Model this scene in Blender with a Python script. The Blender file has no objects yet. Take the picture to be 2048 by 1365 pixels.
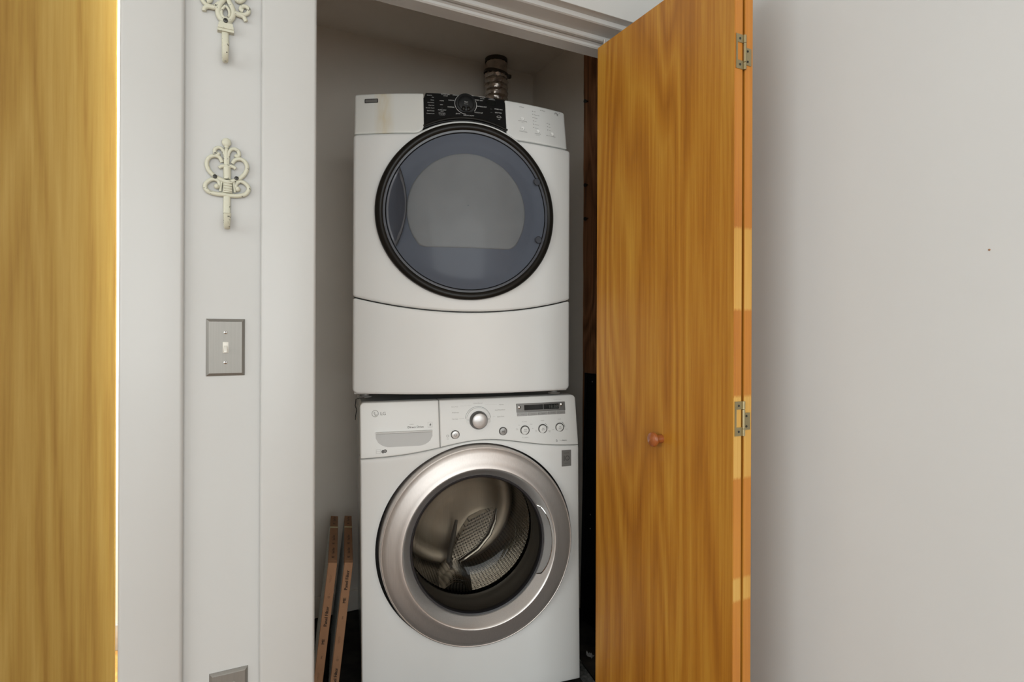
import bpy, bmesh, math, random
from mathutils import Vector, Matrix
random.seed(4)
S = bpy.context.scene
COL = S.collection
PI = math.pi
R = math.radians

# ------------------------------------------------------------------ camera, light, exposure
cam_d = bpy.data.cameras.new('camera')
cam_d.sensor_width = 36.0
cam_d.lens = 36.0 * 1180.0 / 2048.0
cam_d.shift_y = -18.5 / 2048.0
cam_d.clip_start = 0.02
cam = bpy.data.objects.new('camera', cam_d)
COL.objects.link(cam)
cam.matrix_world = (Matrix.Translation((0, -1.321, 1.2)) @ Matrix.Rotation(R(-27.13), 4, 'Z')
                    @ Matrix.Rotation(R(90), 4, 'X') @ Matrix.Rotation(R(0.21), 4, 'Z'))
S.camera = cam

S.view_settings.view_transform = 'Standard'
S.view_settings.look = 'None'
S.view_settings.exposure = 0.0
S.view_settings.gamma = 1.0
S.view_settings.use_curve_mapping = False

world = bpy.data.worlds.new('sky')
S.world = world
world.use_nodes = True
bg = world.node_tree.nodes['Background']
bg.inputs[0].default_value = (0.80, 0.90, 1.0, 1)
bg.inputs[1].default_value = 1.0

def area_light(name, loc, direction, sx, sy, watts, color):
    d = bpy.data.lights.new(name, 'AREA')
    d.shape = 'RECTANGLE'
    d.size, d.size_y, d.energy, d.color = sx, sy, watts, color
    o = bpy.data.objects.new(name, d)
    COL.objects.link(o)
    o.location = loc
    o.rotation_euler = Vector(direction).to_track_quat('-Z', 'Y').to_euler()
    return o

area_light('window_daylight', (-0.39, -3.66, 1.48), (0, 1, 0), 2.9, 1.8, 56, (0.985, 1.0, 0.962))
area_light('side_window_daylight', (-2.58, -1.75, 1.68), (1, 0, 0), 2.2, 1.3, 36, (0.985, 1.0, 0.962))
area_light('added_hall_fill', (-0.06, 1.31, 1.75), (0, -1, 0), 0.20, 1.4, 120, (0.82, 0.93, 1.0))  # added panel light, brightens the door leaf's edge by bounce off the wall
area_light('hall_lamp_light', (-0.6, 0.75, 2.40), (0, 0, -1), 0.4, 0.3, 20, (1.0, 0.965, 0.90))

# ------------------------------------------------------------------ materials
def new_mat(name):
    m = bpy.data.materials.new(name)
    m.use_nodes = True
    nt = m.node_tree
    return m, nt, nt.nodes['Principled BSDF'], nt.nodes['Material Output']

def node(nt, kind, **kw):
    n = nt.nodes.new(kind)
    for k, v in kw.items():
        setattr(n, k, v)
    return n

def coords(nt, scale=(1, 1, 1), rot=(0, 0, 0)):
    tc = node(nt, 'ShaderNodeTexCoord')
    mp = node(nt, 'ShaderNodeMapping')
    mp.inputs['Scale'].default_value = scale
    mp.inputs['Rotation'].default_value = rot
    nt.links.new(tc.outputs['Object'], mp.inputs['Vector'])
    return mp.outputs[0]

def noise(nt, vec, scale, detail=3, rough=0.5, dist=0.0):
    n = node(nt, 'ShaderNodeTexNoise')
    n.inputs['Scale'].default_value = scale
    n.inputs['Detail'].default_value = detail
    n.inputs['Roughness'].default_value = rough
    n.inputs['Distortion'].default_value = dist
    nt.links.new(vec, n.inputs['Vector'])
    return n.outputs['Fac']

def ramp(nt, fac, stops):
    r = node(nt, 'ShaderNodeValToRGB')
    el = r.color_ramp.elements
    while len(el) < len(stops):
        el.new(0.5)
    for e, (p, c) in zip(el, stops):
        e.position = p
        e.color = (*c, 1)
    nt.links.new(fac, r.inputs['Fac'])
    return r.outputs['Color']

def bump(nt, bsdf, height, strength, dist=0.001):
    b = node(nt, 'ShaderNodeBump')
    b.inputs['Strength'].default_value = strength
    b.inputs['Distance'].default_value = dist
    nt.links.new(height, b.inputs['Height'])
    nt.links.new(b.outputs[0], bsdf.inputs['Normal'])

def plain(name, col, rough=0.5, metal=0.0, var=0.03, vscale=4.0, bmp=0.0, bscale=200.0, coat=0.0, spec=0.5):
    m, nt, b, _ = new_mat(name)
    v = coords(nt)
    lo = tuple(max(0, c * (1 - var)) for c in col)
    hi = tuple(min(1, c * (1 + var)) for c in col)
    nt.links.new(ramp(nt, noise(nt, v, vscale), [(0.3, lo), (0.7, hi)]), b.inputs['Base Color'])
    b.inputs['Roughness'].default_value = rough
    b.inputs['Metallic'].default_value = metal
    b.inputs['Coat Weight'].default_value = coat
    b.inputs['Coat Roughness'].default_value = 0.08
    b.inputs['Specular IOR Level'].default_value = spec
    if bmp:
        bump(nt, b, noise(nt, v, bscale, 2), bmp)
    return m

def wood(name, dark, mid, light, rings=9.0, wid=2.2, stretch=0.16, rough=0.35, fibre=0.50, coat=0.25, seed=0.0, bmp=0.05, spec=0.5):
    """flat-sawn veneer: contour lines of a smooth field stretched along z, plus fine fibres"""
    m, nt, b, _ = new_mat(name)
    tc = node(nt, 'ShaderNodeTexCoord')
    mp = node(nt, 'ShaderNodeMapping')
    mp.inputs['Scale'].default_value = (wid, wid, wid * stretch)
    mp.inputs['Location'].default_value = (seed, seed * 1.7, seed * 0.6)
    nt.links.new(tc.outputs['Object'], mp.inputs['Vector'])
    f1 = noise(nt, mp.outputs[0], 1.6, 1.5, 0.45, 0.35)
    mul = node(nt, 'ShaderNodeMath', operation='MULTIPLY')
    mul.inputs[1].default_value = rings
    nt.links.new(f1, mul.inputs[0])
    pp = node(nt, 'ShaderNodeMath', operation='PINGPONG')
    pp.inputs[1].default_value = 0.5
    nt.links.new(mul.outputs[0], pp.inputs[0])
    mp2 = node(nt, 'ShaderNodeMapping')
    mp2.inputs['Scale'].default_value = (1, 1, 0.025)
    nt.links.new(tc.outputs['Object'], mp2.inputs['Vector'])
    f2 = noise(nt, mp2.outputs[0], 130.0, 4, 0.6)
    mp3 = node(nt, 'ShaderNodeMapping')
    mp3.inputs['Scale'].default_value = (1, 1, 0.12)
    nt.links.new(tc.outputs['Object'], mp3.inputs['Vector'])
    f3 = noise(nt, mp3.outputs[0], 9.0, 3, 0.55, 0.6)
    a = node(nt, 'ShaderNodeMath', operation='MULTIPLY_ADD')
    a.inputs[1].default_value = 0.40
    nt.links.new(pp.outputs[0], a.inputs[0])
    s2 = node(nt, 'ShaderNodeMath', operation='MULTIPLY')
    s2.inputs[1].default_value = fibre
    nt.links.new(f2, s2.inputs[0])
    nt.links.new(s2.outputs[0], a.inputs[2])
    a2 = node(nt, 'ShaderNodeMath', operation='MULTIPLY_ADD')
    a2.inputs[1].default_value = 0.34
    nt.links.new(f3, a2.inputs[0])
    nt.links.new(a.outputs[0], a2.inputs[2])
    nt.links.new(ramp(nt, a2.outputs[0], [(0.28, dark), (0.52, mid), (0.76, light)]), b.inputs['Base Color'])
    b.inputs['Roughness'].default_value = rough
    b.inputs['Coat Weight'].default_value = coat
    b.inputs['Coat Roughness'].default_value = 0.25
    b.inputs['Specular IOR Level'].default_value = spec
    bump(nt, b, f2, bmp, 0.0006)
    return m

def clear_glass(name, tint, gloss_rough=0.03, ior=1.45, cap=1.0, gain=1.0):
    m, nt, b, out = new_mat(name)
    tr = node(nt, 'ShaderNodeBsdfTransparent')
    tr.inputs[0].default_value = (*tint, 1)
    gl = node(nt, 'ShaderNodeBsdfGlossy')
    gl.inputs['Roughness'].default_value = gloss_rough
    fr = node(nt, 'ShaderNodeFresnel')
    fr.inputs[0].default_value = ior
    mx = node(nt, 'ShaderNodeMixShader')
    g_ = node(nt, 'ShaderNodeMath', operation='MULTIPLY')
    g_.inputs[1].default_value = gain
    nt.links.new(fr.outputs[0], g_.inputs[0])
    c_ = node(nt, 'ShaderNodeMath', operation='MINIMUM')
    c_.inputs[1].default_value = cap
    nt.links.new(g_.outputs[0], c_.inputs[0])
    nt.links.new(c_.outputs[0], mx.inputs[0])
    nt.links.new(tr.outputs[0], mx.inputs[1])
    nt.links.new(gl.outputs[0], mx.inputs[2])
    nt.links.new(mx.outputs[0], out.inputs[0])
    return m

def chipped(name, paint, chip):
    m, nt, b, _ = new_mat(name)
    v = coords(nt)
    f = noise(nt, v, 95.0, 4, 0.75, 0.4)
    nt.links.new(ramp(nt, f, [(0.0, paint), (0.615, paint), (0.635, chip), (1.0, chip)]), b.inputs['Base Color'])
    b.inputs['Roughness'].default_value = 0.45
    bump(nt, b, noise(nt, v, 60, 3), 0.25, 0.001)
    return m

def brushed(name, col, rough, metal=1.0, scale=(1, 1, 0.02)):
    m, nt, b, _ = new_mat(name)
    v = coords(nt, scale)
    f = noise(nt, v, 400.0, 3)
    nt.links.new(ramp(nt, f, [(0.3, tuple(c * 0.93 for c in col)), (0.7, col)]), b.inputs['Base Color'])
    b.inputs['Roughness'].default_value = rough
    b.inputs['Metallic'].default_value = metal
    return m

def perforated(name):
    m, nt, b, _ = new_mat(name)
    uv = node(nt, 'ShaderNodeUVMap')
    mp = node(nt, 'ShaderNodeMapping')
    nt.links.new(uv.outputs[0], mp.inputs['Vector'])
    vo = node(nt, 'ShaderNodeTexVoronoi')
    vo.inputs['Scale'].default_value = 1.0
    vo.inputs['Randomness'].default_value = 0.0
    nt.links.new(mp.outputs[0], vo.inputs['Vector'])
    nt.links.new(ramp(nt, vo.outputs['Distance'], [(0.0, (0.01, 0.01, 0.01)), (0.20, (0.015, 0.014, 0.013)), (0.25, (0.46, 0.44, 0.41)), (1, (0.50, 0.48, 0.45))]), b.inputs['Base Color'])
    b.inputs['Metallic'].default_value = 1.0
    b.inputs['Roughness'].default_value = 0.24
    bump(nt, b, vo.outputs['Distance'], 0.5, 0.002)
    return m

def stained_white(name):
    m, nt, b, _ = new_mat(name)
    v = coords(nt, (1, 1, 0.10))
    f = noise(nt, v, 60.0, 2)
    sx = node(nt, 'ShaderNodeSeparateXYZ')
    tc = node(nt, 'ShaderNodeTexCoord')
    nt.links.new(tc.outputs['Object'], sx.inputs[0])
    # a yellowed band of drip stains about 7 cm wide
    d = node(nt, 'ShaderNodeMath', operation='ADD')
    d.inputs[1].default_value = 0.262
    nt.links.new(sx.outputs[0], d.inputs[0])
    ab = node(nt, 'ShaderNodeMath', operation='ABSOLUTE')
    nt.links.new(d.outputs[0], ab.inputs[0])
    mr = node(nt, 'ShaderNodeMapRange')
    mr.inputs[1].default_value = 0.0
    mr.inputs[2].default_value = 0.034
    mr.inputs[3].default_value = 1.0
    mr.inputs[4].default_value = 0.0
    nt.links.new(ab.outputs[0], mr.inputs[0])
    mu = node(nt, 'ShaderNodeMath', operation='MULTIPLY')
    nt.links.new(mr.outputs[0], mu.inputs[0])
    f2 = node(nt, 'ShaderNodeMapRange')
    f2.inputs[1].default_value = 0.3
    f2.inputs[2].default_value = 0.7
    f2.inputs[3].default_value = 0.25
    f2.inputs[4].default_value = 0.6
    nt.links.new(f, f2.inputs[0])
    nt.links.new(f2.outputs[0], mu.inputs[1])
    nt.links.new(ramp(nt, mu.outputs[0], [(0.0, (0.82, 0.825, 0.79)), (0.60, (0.72, 0.63, 0.45))]), b.inputs['Base Color'])
    b.inputs['Roughness'].default_value = 0.28
    return m

M = {}
M['wall'] = plain('darkened_wall_paint', (0.51, 0.512, 0.500), 0.6, var=0.012, bmp=0.05, bscale=120)  # same white, darkened in place of weaker light on the front wall
M['wall_lightened'] = plain('lightened_wall_paint', (0.655, 0.668, 0.668), 0.6, var=0.012, bmp=0.05, bscale=120)  # same white, lightened in place of stronger light on the right wall
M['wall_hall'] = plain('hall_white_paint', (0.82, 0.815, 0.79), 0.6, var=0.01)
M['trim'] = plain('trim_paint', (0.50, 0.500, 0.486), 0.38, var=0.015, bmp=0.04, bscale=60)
M['closet'] = plain('closet_bounce_tinted_white', (0.90, 0.85, 0.775), 0.65, var=0.03, bmp=0.05, bscale=90)  # white walls, with the warm bounce tint put into the colour
M['ceiling'] = plain('ceiling_paint', (0.80, 0.79, 0.77), 0.8, var=0.01)
M['floor'] = wood('floor_oak', (0.19, 0.085, 0.032), (0.33, 0.165, 0.07), (0.44, 0.25, 0.115), rough=0.3)
M['hall_floor'] = wood('hall_floor_oak', (0.30, 0.13, 0.03), (0.55, 0.27, 0.06), (0.70, 0.40, 0.13), rough=0.35)
M['dark_floor'] = plain('dirty_shaded_floor', (0.022, 0.018, 0.015), 0.85, var=0.8, vscale=14, bmp=0.6, bscale=45)  # dirty floor, taken near-black so the colour carries the closet's shadow
M['door_wood'] = wood('birch_door_veneer', (0.27, 0.088, 0.006), (0.425, 0.172, 0.015), (0.56, 0.285, 0.036), rings=13, wid=2.6, stretch=0.12, coat=0.10, rough=0.42)
M['leaf_wood'] = wood('pale_door_veneer', (0.195, 0.096, 0.017), (0.275, 0.163, 0.036), (0.335, 0.218, 0.060), rings=9, wid=3.0, stretch=0.09, coat=0.0, rough=0.6, seed=3.1, spec=0.15)
M['pine_orange'] = wood('orange_pine', (0.38, 0.12, 0.010), (0.50, 0.185, 0.018), (0.58, 0.24, 0.030), rings=3, rough=0.4, coat=0.1, seed=1.0)
M['pine_yellow'] = wood('yellow_pine', (0.47, 0.22, 0.035), (0.60, 0.32, 0.06), (0.68, 0.42, 0.11), rings=3, rough=0.4, coat=0.1, seed=2.0)
M['post_wood'] = wood('rough_old_lumber', (0.08, 0.032, 0.013), (0.34, 0.145, 0.062), (0.52, 0.27, 0.14), rings=7, wid=5, stretch=0.22, rough=0.75, coat=0.0, fibre=0.5, seed=5.0, bmp=0.6)
M['enamel'] = plain('white_enamel', (0.825, 0.835, 0.825), 0.36, var=0.012, vscale=3, coat=0.0, spec=0.18)
M['enamel_stained'] = stained_white('stained_white_plastic')
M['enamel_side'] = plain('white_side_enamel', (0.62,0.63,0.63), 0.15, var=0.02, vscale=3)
M['panel_white'] = plain('white_console_plastic', (0.82, 0.83, 0.815), 0.35, var=0.012)
M['console_black'] = plain('black_console_plastic', (0.010, 0.010, 0.010), 0.4, var=0.1, spec=0.25)
M['gloss_black'] = plain('gloss_black_rim', (0.011, 0.0095, 0.0075), 0.32, var=0.1, spec=0.2)
M['rim_grey'] = plain('blue_grey_door_rim', (0.070, 0.076, 0.092), 0.3, var=0.04)
M['seam'] = plain('black_seam', (0.006, 0.006, 0.006), 0.6)
M['lens'] = clear_glass('smoked_door_lens', (0.66, 0.68, 0.72), 0.16, 1.35, 0.12, 0.45)
M['liner'] = plain('blue_grey_liner', (0.215, 0.232, 0.262), 0.4, var=0.06, vscale=2, spec=0.2)
M['window_grey'] = plain('grey_window_pane', (0.42, 0.42, 0.395), 0.4, var=0.10, vscale=6, spec=0.15)
M['handle_grey'] = plain('grey_door_grip', (0.17, 0.18, 0.205), 0.3, metal=0.35, var=0.05)
M['silver'] = brushed('silver_ring_metal', (0.72, 0.675, 0.645), 0.44, 0.84)
M['silver_in'] = brushed('inner_silver_metal', (0.86, 0.845, 0.83), 0.36, 0.84)
M['rubber'] = plain('dark_rubber', (0.018, 0.018, 0.022), 0.4)
M['gasket'] = plain('grey_gasket_rubber', (0.10, 0.095, 0.088), 0.45)
M['bowl'] = clear_glass('door_bowl_glass', (0.74, 0.71, 0.66), 0.03, 1.30, 0.14, 1.0)
M['steel'] = brushed('stainless_drum', (0.40, 0.375, 0.34), 0.20)
M['perf'] = perforated('perforated_stainless')
M['drum_back'] = brushed('drum_back_steel', (0.36, 0.325, 0.28), 0.42)
M['chrome'] = brushed('chrome', (0.72, 0.72, 0.71), 0.14)
M['knob_grey'] = plain('grey_knob_skirt', (0.13, 0.13, 0.125), 0.35, metal=0.4)
M['knob_cap'] = plain('silver_knob_cap', (0.62, 0.61, 0.60), 0.3, metal=0.45, var=0.05)
M['ink'] = plain('dark_print_ink', (0.085, 0.083, 0.08), 0.6)
M['ink_soft'] = plain('grey_print_ink', (0.33, 0.325, 0.31), 0.6)
M['ink_white'] = plain('white_print_ink', (0.72, 0.72, 0.71), 0.6)
M['ink_lcd'] = plain('lcd_segment', (0.10, 0.105, 0.095), 0.5)
M['lcd'] = plain('black_lcd', (0.010, 0.011, 0.010), 0.2)
M['display'] = plain('grey_display_frame', (0.24, 0.235, 0.225), 0.3, metal=0.5)
M['button_grey'] = plain('grey_button', (0.36, 0.355, 0.345), 0.35, metal=0.3)
M['badge'] = plain('badge_grey', (0.22, 0.215, 0.205), 0.4, metal=0.2)
M['recess'] = plain('grey_recess', (0.50, 0.50, 0.49), 0.35)
M['grip_grey'] = plain('grey_grip_pocket', (0.36, 0.355, 0.35), 0.3, metal=0.3)
M['nickel'] = brushed('brushed_nickel', (0.25, 0.24, 0.22), 0.45, 0.6)
M['ivory'] = plain('ivory_plastic', (0.66, 0.64, 0.58), 0.35)
M['bronze'] = plain('antique_brass', (0.36, 0.30, 0.17), 0.34, metal=0.85, var=0.08, vscale=30)
M['knob_wood'] = plain('cherry_knob', (0.30, 0.085, 0.02), 0.3, var=0.2, vscale=30, coat=0.4)
M['hook'] = chipped('chipped_cream_paint', (0.54, 0.535, 0.43), (0.03, 0.03, 0.03))
M['screw'] = plain('dark_screw', (0.06, 0.06, 0.055), 0.35, metal=0.8)
M['card'] = plain('kraft_cardboard', (0.36, 0.19, 0.10), 0.75, var=0.10, vscale=12)
M['media'] = plain('white_filter_media', (0.58, 0.60, 0.58), 0.9, var=0.08, vscale=25, bmp=0.5, bscale=80)
M['tape'] = plain('yellowed_tape', (0.60, 0.52, 0.30), 0.5)
M['black_board'] = plain('black_plastic_board', (0.008, 0.008, 0.009), 0.35, var=0.3, vscale=20, spec=0.25)
M['galv'] = plain('galvanised_sheet', (0.20, 0.21, 0.21), 0.5, metal=0.6, var=0.5, vscale=70, bmp=0.4, bscale=90)
M['foil'] = plain('crinkled_foil', (0.55, 0.50, 0.46), 0.22, metal=1.0, var=0.2, vscale=40, bmp=1.0, bscale=75)
M['clamp'] = plain('dark_clamp_band', (0.09, 0.08, 0.07), 0.4, metal=0.6)
M['scrap'] = plain('clear_plastic_scrap', (0.35, 0.36, 0.37), 0.15, var=0.4, vscale=60)
M['shade'] = plain('lamp_metal', (0.7, 0.7, 0.7), 0.4)

def glow_mat(name, col, strength):
    m, nt, b, out = new_mat(name)
    b.inputs['Emission Color'].default_value = (*col, 1)
    b.inputs['Emission Strength'].default_value = strength
    b.inputs['Base Color'].default_value = (0.9, 0.9, 0.88, 1)
    return m
M['glow'] = glow_mat('lit_diffuser', (1.0, 0.95, 0.87), 6.0)

# ------------------------------------------------------------------ mesh helpers
class MB:
    def __init__(s):
        s.v, s.f, s.uv = [], [], None
    def add(s, verts, faces):
        n = len(s.v)
        s.v += [tuple(p) for p in verts]
        s.f += [tuple(i + n for i in f) for f in faces]
        return s
    def box(s, x0, x1, y0, y1, z0, z1):
        v = [(x, y, z) for z in (z0, z1) for y in (y0, y1) for x in (x0, x1)]
        return s.add(v, [(0, 2, 3, 1), (4, 5, 7, 6), (0, 1, 5, 4), (2, 6, 7, 3), (0, 4, 6, 2), (1, 3, 7, 5)])
    def grid(s, rows, closed=False):
        n, m = len(rows), len(rows[0])
        v = [p for r in rows for p in r]
        f = []
        for i in range(n - 1):
            for j in range(m if closed else m - 1):
                k = (j + 1) % m
                f.append((i * m + j, i * m + k, (i + 1) * m + k, (i + 1) * m + j))
        return s.add(v, f)
    def prism(s, pts, y0, y1, yf=None):
        """outline (x, z) extruded along y; yf(x, z) is an extra y offset"""
        yf = yf or (lambda x, z: 0.0)
        n = len(pts)
        v = [(x, y0 + yf(x, z), z) for x, z in pts] + [(x, y1 + yf(x, z), z) for x, z in pts]
        f = [tuple(range(n)), tuple(range(2 * n - 1, n - 1, -1))]
        f += [(i, i + n, (i + 1) % n + n, (i + 1) % n) for i in range(n)]
        return s.add(v, f)
    def lathe(s, prof, cx, cz, n=64, sx=1.0, sz=1.0, yf=None, a0=0.0, a1=2 * PI):
        """profile of (radius, y) turned about the depth axis through (cx, cz)"""
        yf = yf or (lambda x, z: 0.0)
        full = abs(a1 - a0 - 2 * PI) < 1e-6
        k = n if full else n + 1
        rows = []
        for r, y in prof:
            row = []
            for i in range(k):
                a = a0 + (a1 - a0) * i / n
                x, z = cx + r * sx * math.cos(a), cz + r * sz * math.sin(a)
                row.append((x, y + yf(x, z), z))
            rows.append(row)
        return s.grid(rows, full)
    def vlathe(s, prof, cx, cy, n=40):
        rows = [[(cx + r * math.cos(2 * PI * i / n), cy + r * math.sin(2 * PI * i / n), z) for i in range(n)] for r, z in prof]
        return s.grid(rows, True)
    def tube(s, pts, rad, n=8, flat=1.0, cap=True):
        """round (or y-flattened) tube along a polyline; rad a number or a list"""
        pts = [Vector(p) for p in pts]
        rad = rad if isinstance(rad, (list, tuple)) else [rad] * len(pts)
        rows = []
        prev = None
        for i, p in enumerate(pts):
            t = (pts[min(i + 1, len(pts) - 1)] - pts[max(i - 1, 0)]).normalized()
            ref = Vector((0, 1, 0)) if abs(t.y) < 0.95 else Vector((1, 0, 0))
            if prev is not None and abs(t.y) >= 0.6:
                ref = prev
            a = t.cross(ref).normalized()
            b = a.cross(t).normalized()
            prev = b
            rows.append([p + a * (rad[i] * math.cos(2 * PI * k / n)) + b * (rad[i] * flat * math.sin(2 * PI * k / n)) for k in range(n)])
        s.grid(rows, True)
        if cap:
            m = len(s.v)
            s.f.append(tuple(range(m - n, m)))
            s.f.append(tuple(range(m - len(rows) * n + n - 1, m - len(rows) * n - 1, -1)))
        return s
    def ball(s, c, rx, ry, rz, n=12, m=8):
        rows = []
        for i in range(m + 1):
            t = PI * i / m
            rr = max(math.sin(t), 0.001)
            rows.append([(c[0] + rx * rr * math.cos(2 * PI * k / n), c[1] + ry * rr * math.sin(2 * PI * k / n), c[2] + rz * math.cos(t)) for k in range(n)])
        return s.grid(rows, True)
    def build(s, name, mat, parent=None, smooth=True, bevel=0.0, angle=35, seg=2, face_front=False):
        me = bpy.data.meshes.new(name)
        me.from_pydata([tuple(p) for p in s.v], [], s.f)
        bm = bmesh.new()
        bm.from_mesh(me)
        bmesh.ops.remove_doubles(bm, verts=bm.verts, dist=1e-6)
        bmesh.ops.recalc_face_normals(bm, faces=bm.faces)
        if bevel:
            ed = [e for e in bm.edges if len(e.link_faces) == 2 and e.calc_face_angle() > R(50)]
            bmesh.ops.bevel(bm, geom=ed, offset=bevel, segments=seg, profile=0.5, affect='EDGES', clamp_overlap=True)
        if face_front and sum(f.normal.y * f.calc_area() for f in bm.faces) > 0:
            bmesh.ops.reverse_faces(bm, faces=bm.faces)
        bm.to_mesh(me)
        bm.free()
        me.materials.append(M[mat] if isinstance(mat, str) else mat)
        if smooth:
            me.shade_smooth()
            me.set_sharp_from_angle(angle=R(angle))
        o = bpy.data.objects.new(name, me)
        COL.objects.link(o)
        if parent is not None:
            o.parent = parent
        return o

def tag(o, label=None, cat=None, group=None, kind=None):
    if label: o['label'] = label
    if cat: o['category'] = cat
    if group: o['group'] = group
    if kind: o['kind'] = kind
    return o

def thing(name, label, cat, loc=(0, 0, 0), rot=(0, 0, 0), group=None):
    o = bpy.data.objects.new(name, None)
    o.empty_display_size = 0.1
    COL.objects.link(o)
    o.location = loc
    o.rotation_euler = rot
    return tag(o, label, cat, group)

def struct(o, label=None):
    return tag(o, label, kind='structure')

_font = {}
def text_mesh(txt):
    """flat lettering at size 1, left aligned: vertices, faces, width"""
    if txt not in _font:
        cu = bpy.data.curves.new('lettering', 'FONT')
        cu.body = txt
        cu.resolution_u = 2
        ob = bpy.data.objects.new('lettering', cu)
        COL.objects.link(ob)
        dg = bpy.context.evaluated_depsgraph_get()
        dg.update()
        me = bpy.data.meshes.new_from_object(ob.evaluated_get(dg))
        vs = [(v.co.x, v.co.y) for v in me.vertices]
        fs = [tuple(p.vertices) for p in me.polygons]
        bpy.data.objects.remove(ob)
        bpy.data.curves.remove(cu)
        bpy.data.meshes.remove(me)
        _font[txt] = (vs, fs, max([v[0] for v in vs] or [0]), min([v[0] for v in vs] or [0]))
    return _font[txt]

def put_text(mb, txt, x, z, cap, yf, align='c', lift=0.0005, stretch=1.0, bold=0.0, slant=0.0, rot=0.0):
    """lettering centred on height z; cap is the capital height in metres"""
    for li, line in enumerate(txt.split('\n')):
        vs, fs, w1, w0 = text_mesh(line)
        k = cap / 0.70
        off = {'c': -(w0 + w1) / 2, 'l': -w0, 'r': -w1}[align]
        cr, sr = math.cos(rot), math.sin(rot)
        for dx in ((0,) if not bold else (-bold, bold)):
            out = []
            for a, b in vs:
                px = (a + off) * k * stretch + dx + slant * b * k
                pz = (b - 0.35) * k - li * cap * 1.55
                X, Z = x + px * cr - pz * sr, z + px * sr + pz * cr
                out.append((X, yf(X, Z) - lift - (0.0001 if dx > 0 else 0), Z))
            mb.add(out, fs)
    return mb

def ring_mark(mb, x, z, r, w, yf, a0=0.0, a1=2 * PI, lift=0.0005, n=40):
    rows = []
    for rr in (r - w / 2, r + w / 2):
        row = []
        for i in range(n + 1):
            a = a0 + (a1 - a0) * i / n
            X, Z = x + rr * math.cos(a), z + rr * math.sin(a)
            row.append((X, yf(X, Z) - lift, Z))
        rows.append(row)
    return mb.grid(rows)

def dash(mb, x0, z0, x1, z1, w, yf, lift=0.0005):
    d = Vector((x1 - x0, z1 - z0)).normalized()
    nx, nz = -d.y * w / 2, d.x * w / 2
    pts = [(x0 + nx, z0 + nz), (x0 - nx, z0 - nz), (x1 - nx, z1 - nz), (x1 + nx, z1 + nz)]
    return mb.add([(x, yf(x, z) - lift, z) for x, z in pts], [(0, 1, 2, 3)])

def disc(mb, x, z, r, yf, lift=0.0005, n=20):
    pts = [(x + r * math.cos(2 * PI * i / n), z + r * math.sin(2 * PI * i / n)) for i in range(n)]
    return mb.add([(a, yf(a, b) - lift, b) for a, b in pts], [tuple(range(n))])

def slab(u0, u1, lo, hi, yf, yback, r=0.006, rc=0.0, nu=40, nz=10, rc4=None):
    """a formed sheet: outline u0..u1, lo(u)..hi(u), following yf(u, z), with rounded rims, closed back to yback"""
    mb = MB()
    q = [0, 0.12, 0.35, 0.65, 1.0]
    rc4 = rc4 or (rc, rc, rc, rc)            # corner radii: low-left, low-right, high-left, high-right
    rcm = max(max(rc4), r, 1e-4)
    us = [u0 + rcm * k for k in (0, .03, .1, .2, .35, .5, .75, 1)] + [u0 + rcm + (u1 - u0 - 2 * rcm) * i / nu for i in range(1, nu)] + [u1 - rcm * k for k in (1, .75, .5, .35, .2, .1, .03, 0)]
    def cut(u, c0, c1):
        c = 0.0
        for d, cc in ((u - u0, c0), (u1 - u, c1)):
            if cc > 0 and d < cc:
                c = max(c, cc - math.sqrt(max(0, cc * cc - (cc - d) ** 2)))
        return c
    cols = []
    for u in us:
        a, b = lo(u) + cut(u, rc4[0], rc4[1]), hi(u) - cut(u, rc4[2], rc4[3])
        zs = [a + r * k for k in q] + [a + r + (b - a - 2 * r) * i / nz for i in range(1, nz)] + [b - r * k for k in reversed(q)]
        col = []
        for z in zs:
            d = min(u - u0, u1 - u, z - a, b - z)
            push = r - math.sqrt(max(0, r * r - (r - d) ** 2)) if d < r else 0.0
            col.append((u, yf(u, z) + push, z))
        cols.append([(u, yback, zs[0])] + col + [(u, yback, zs[-1])])
    mb.grid(cols)
    for e in (cols[0], cols[-1]):
        mb.grid([e, [(p[0], yback, p[2]) for p in e]])
    return mb
# ------------------------------------------------------------------ room shell
CEIL = 2.482
wf = MB()
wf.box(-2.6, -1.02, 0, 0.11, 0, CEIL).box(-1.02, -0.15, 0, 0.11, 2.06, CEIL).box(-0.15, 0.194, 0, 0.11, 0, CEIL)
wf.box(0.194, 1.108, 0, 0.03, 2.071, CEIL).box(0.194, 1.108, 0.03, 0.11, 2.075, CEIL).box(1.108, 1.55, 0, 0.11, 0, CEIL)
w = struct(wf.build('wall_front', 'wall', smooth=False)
, 'white painted wall with the closet opening')
NAIL = (-0.7891, 1.3449)
struct(MB().box(-2.7, -2.6, -3.7, -2.9, 0, CEIL).box(-2.7, -2.6, -0.6, 0.11, 0, CEIL).box(-2.7, -2.6, -2.9, -0.6, 0, 1.0).box(-2.7, -2.6, -2.9, -0.6, 2.3, CEIL).build('wall_left', 'wall_lightened', smooth=False))
struct(MB().box(1.20, 1.35, -3.7, 0.0, 0, CEIL).build('wall_right', 'wall_lightened', smooth=False), 'white painted wall on the right behind the folded door')
MB().ball((1.1995, NAIL[0], NAIL[1]), 0.001, 0.0018, 0.0018).build('nail_hole', 'card', bpy.data.objects['wall_right'])
struct(MB().box(-2.7, -1.92, -3.8, -3.7, 0, CEIL).box(1.14, 1.35, -3.8, -3.7, 0, CEIL).box(-1.92, 1.14, -3.8, -3.7, 0, 0.46).box(-1.92, 1.14, -3.8, -3.7, 2.34, CEIL).build('wall_back', 'wall_lightened', smooth=False))
struct(MB().box(-2.7, 1.35, -3.8, 0.0, CEIL, CEIL + 0.1).build('ceiling', 'ceiling', smooth=False))
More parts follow.
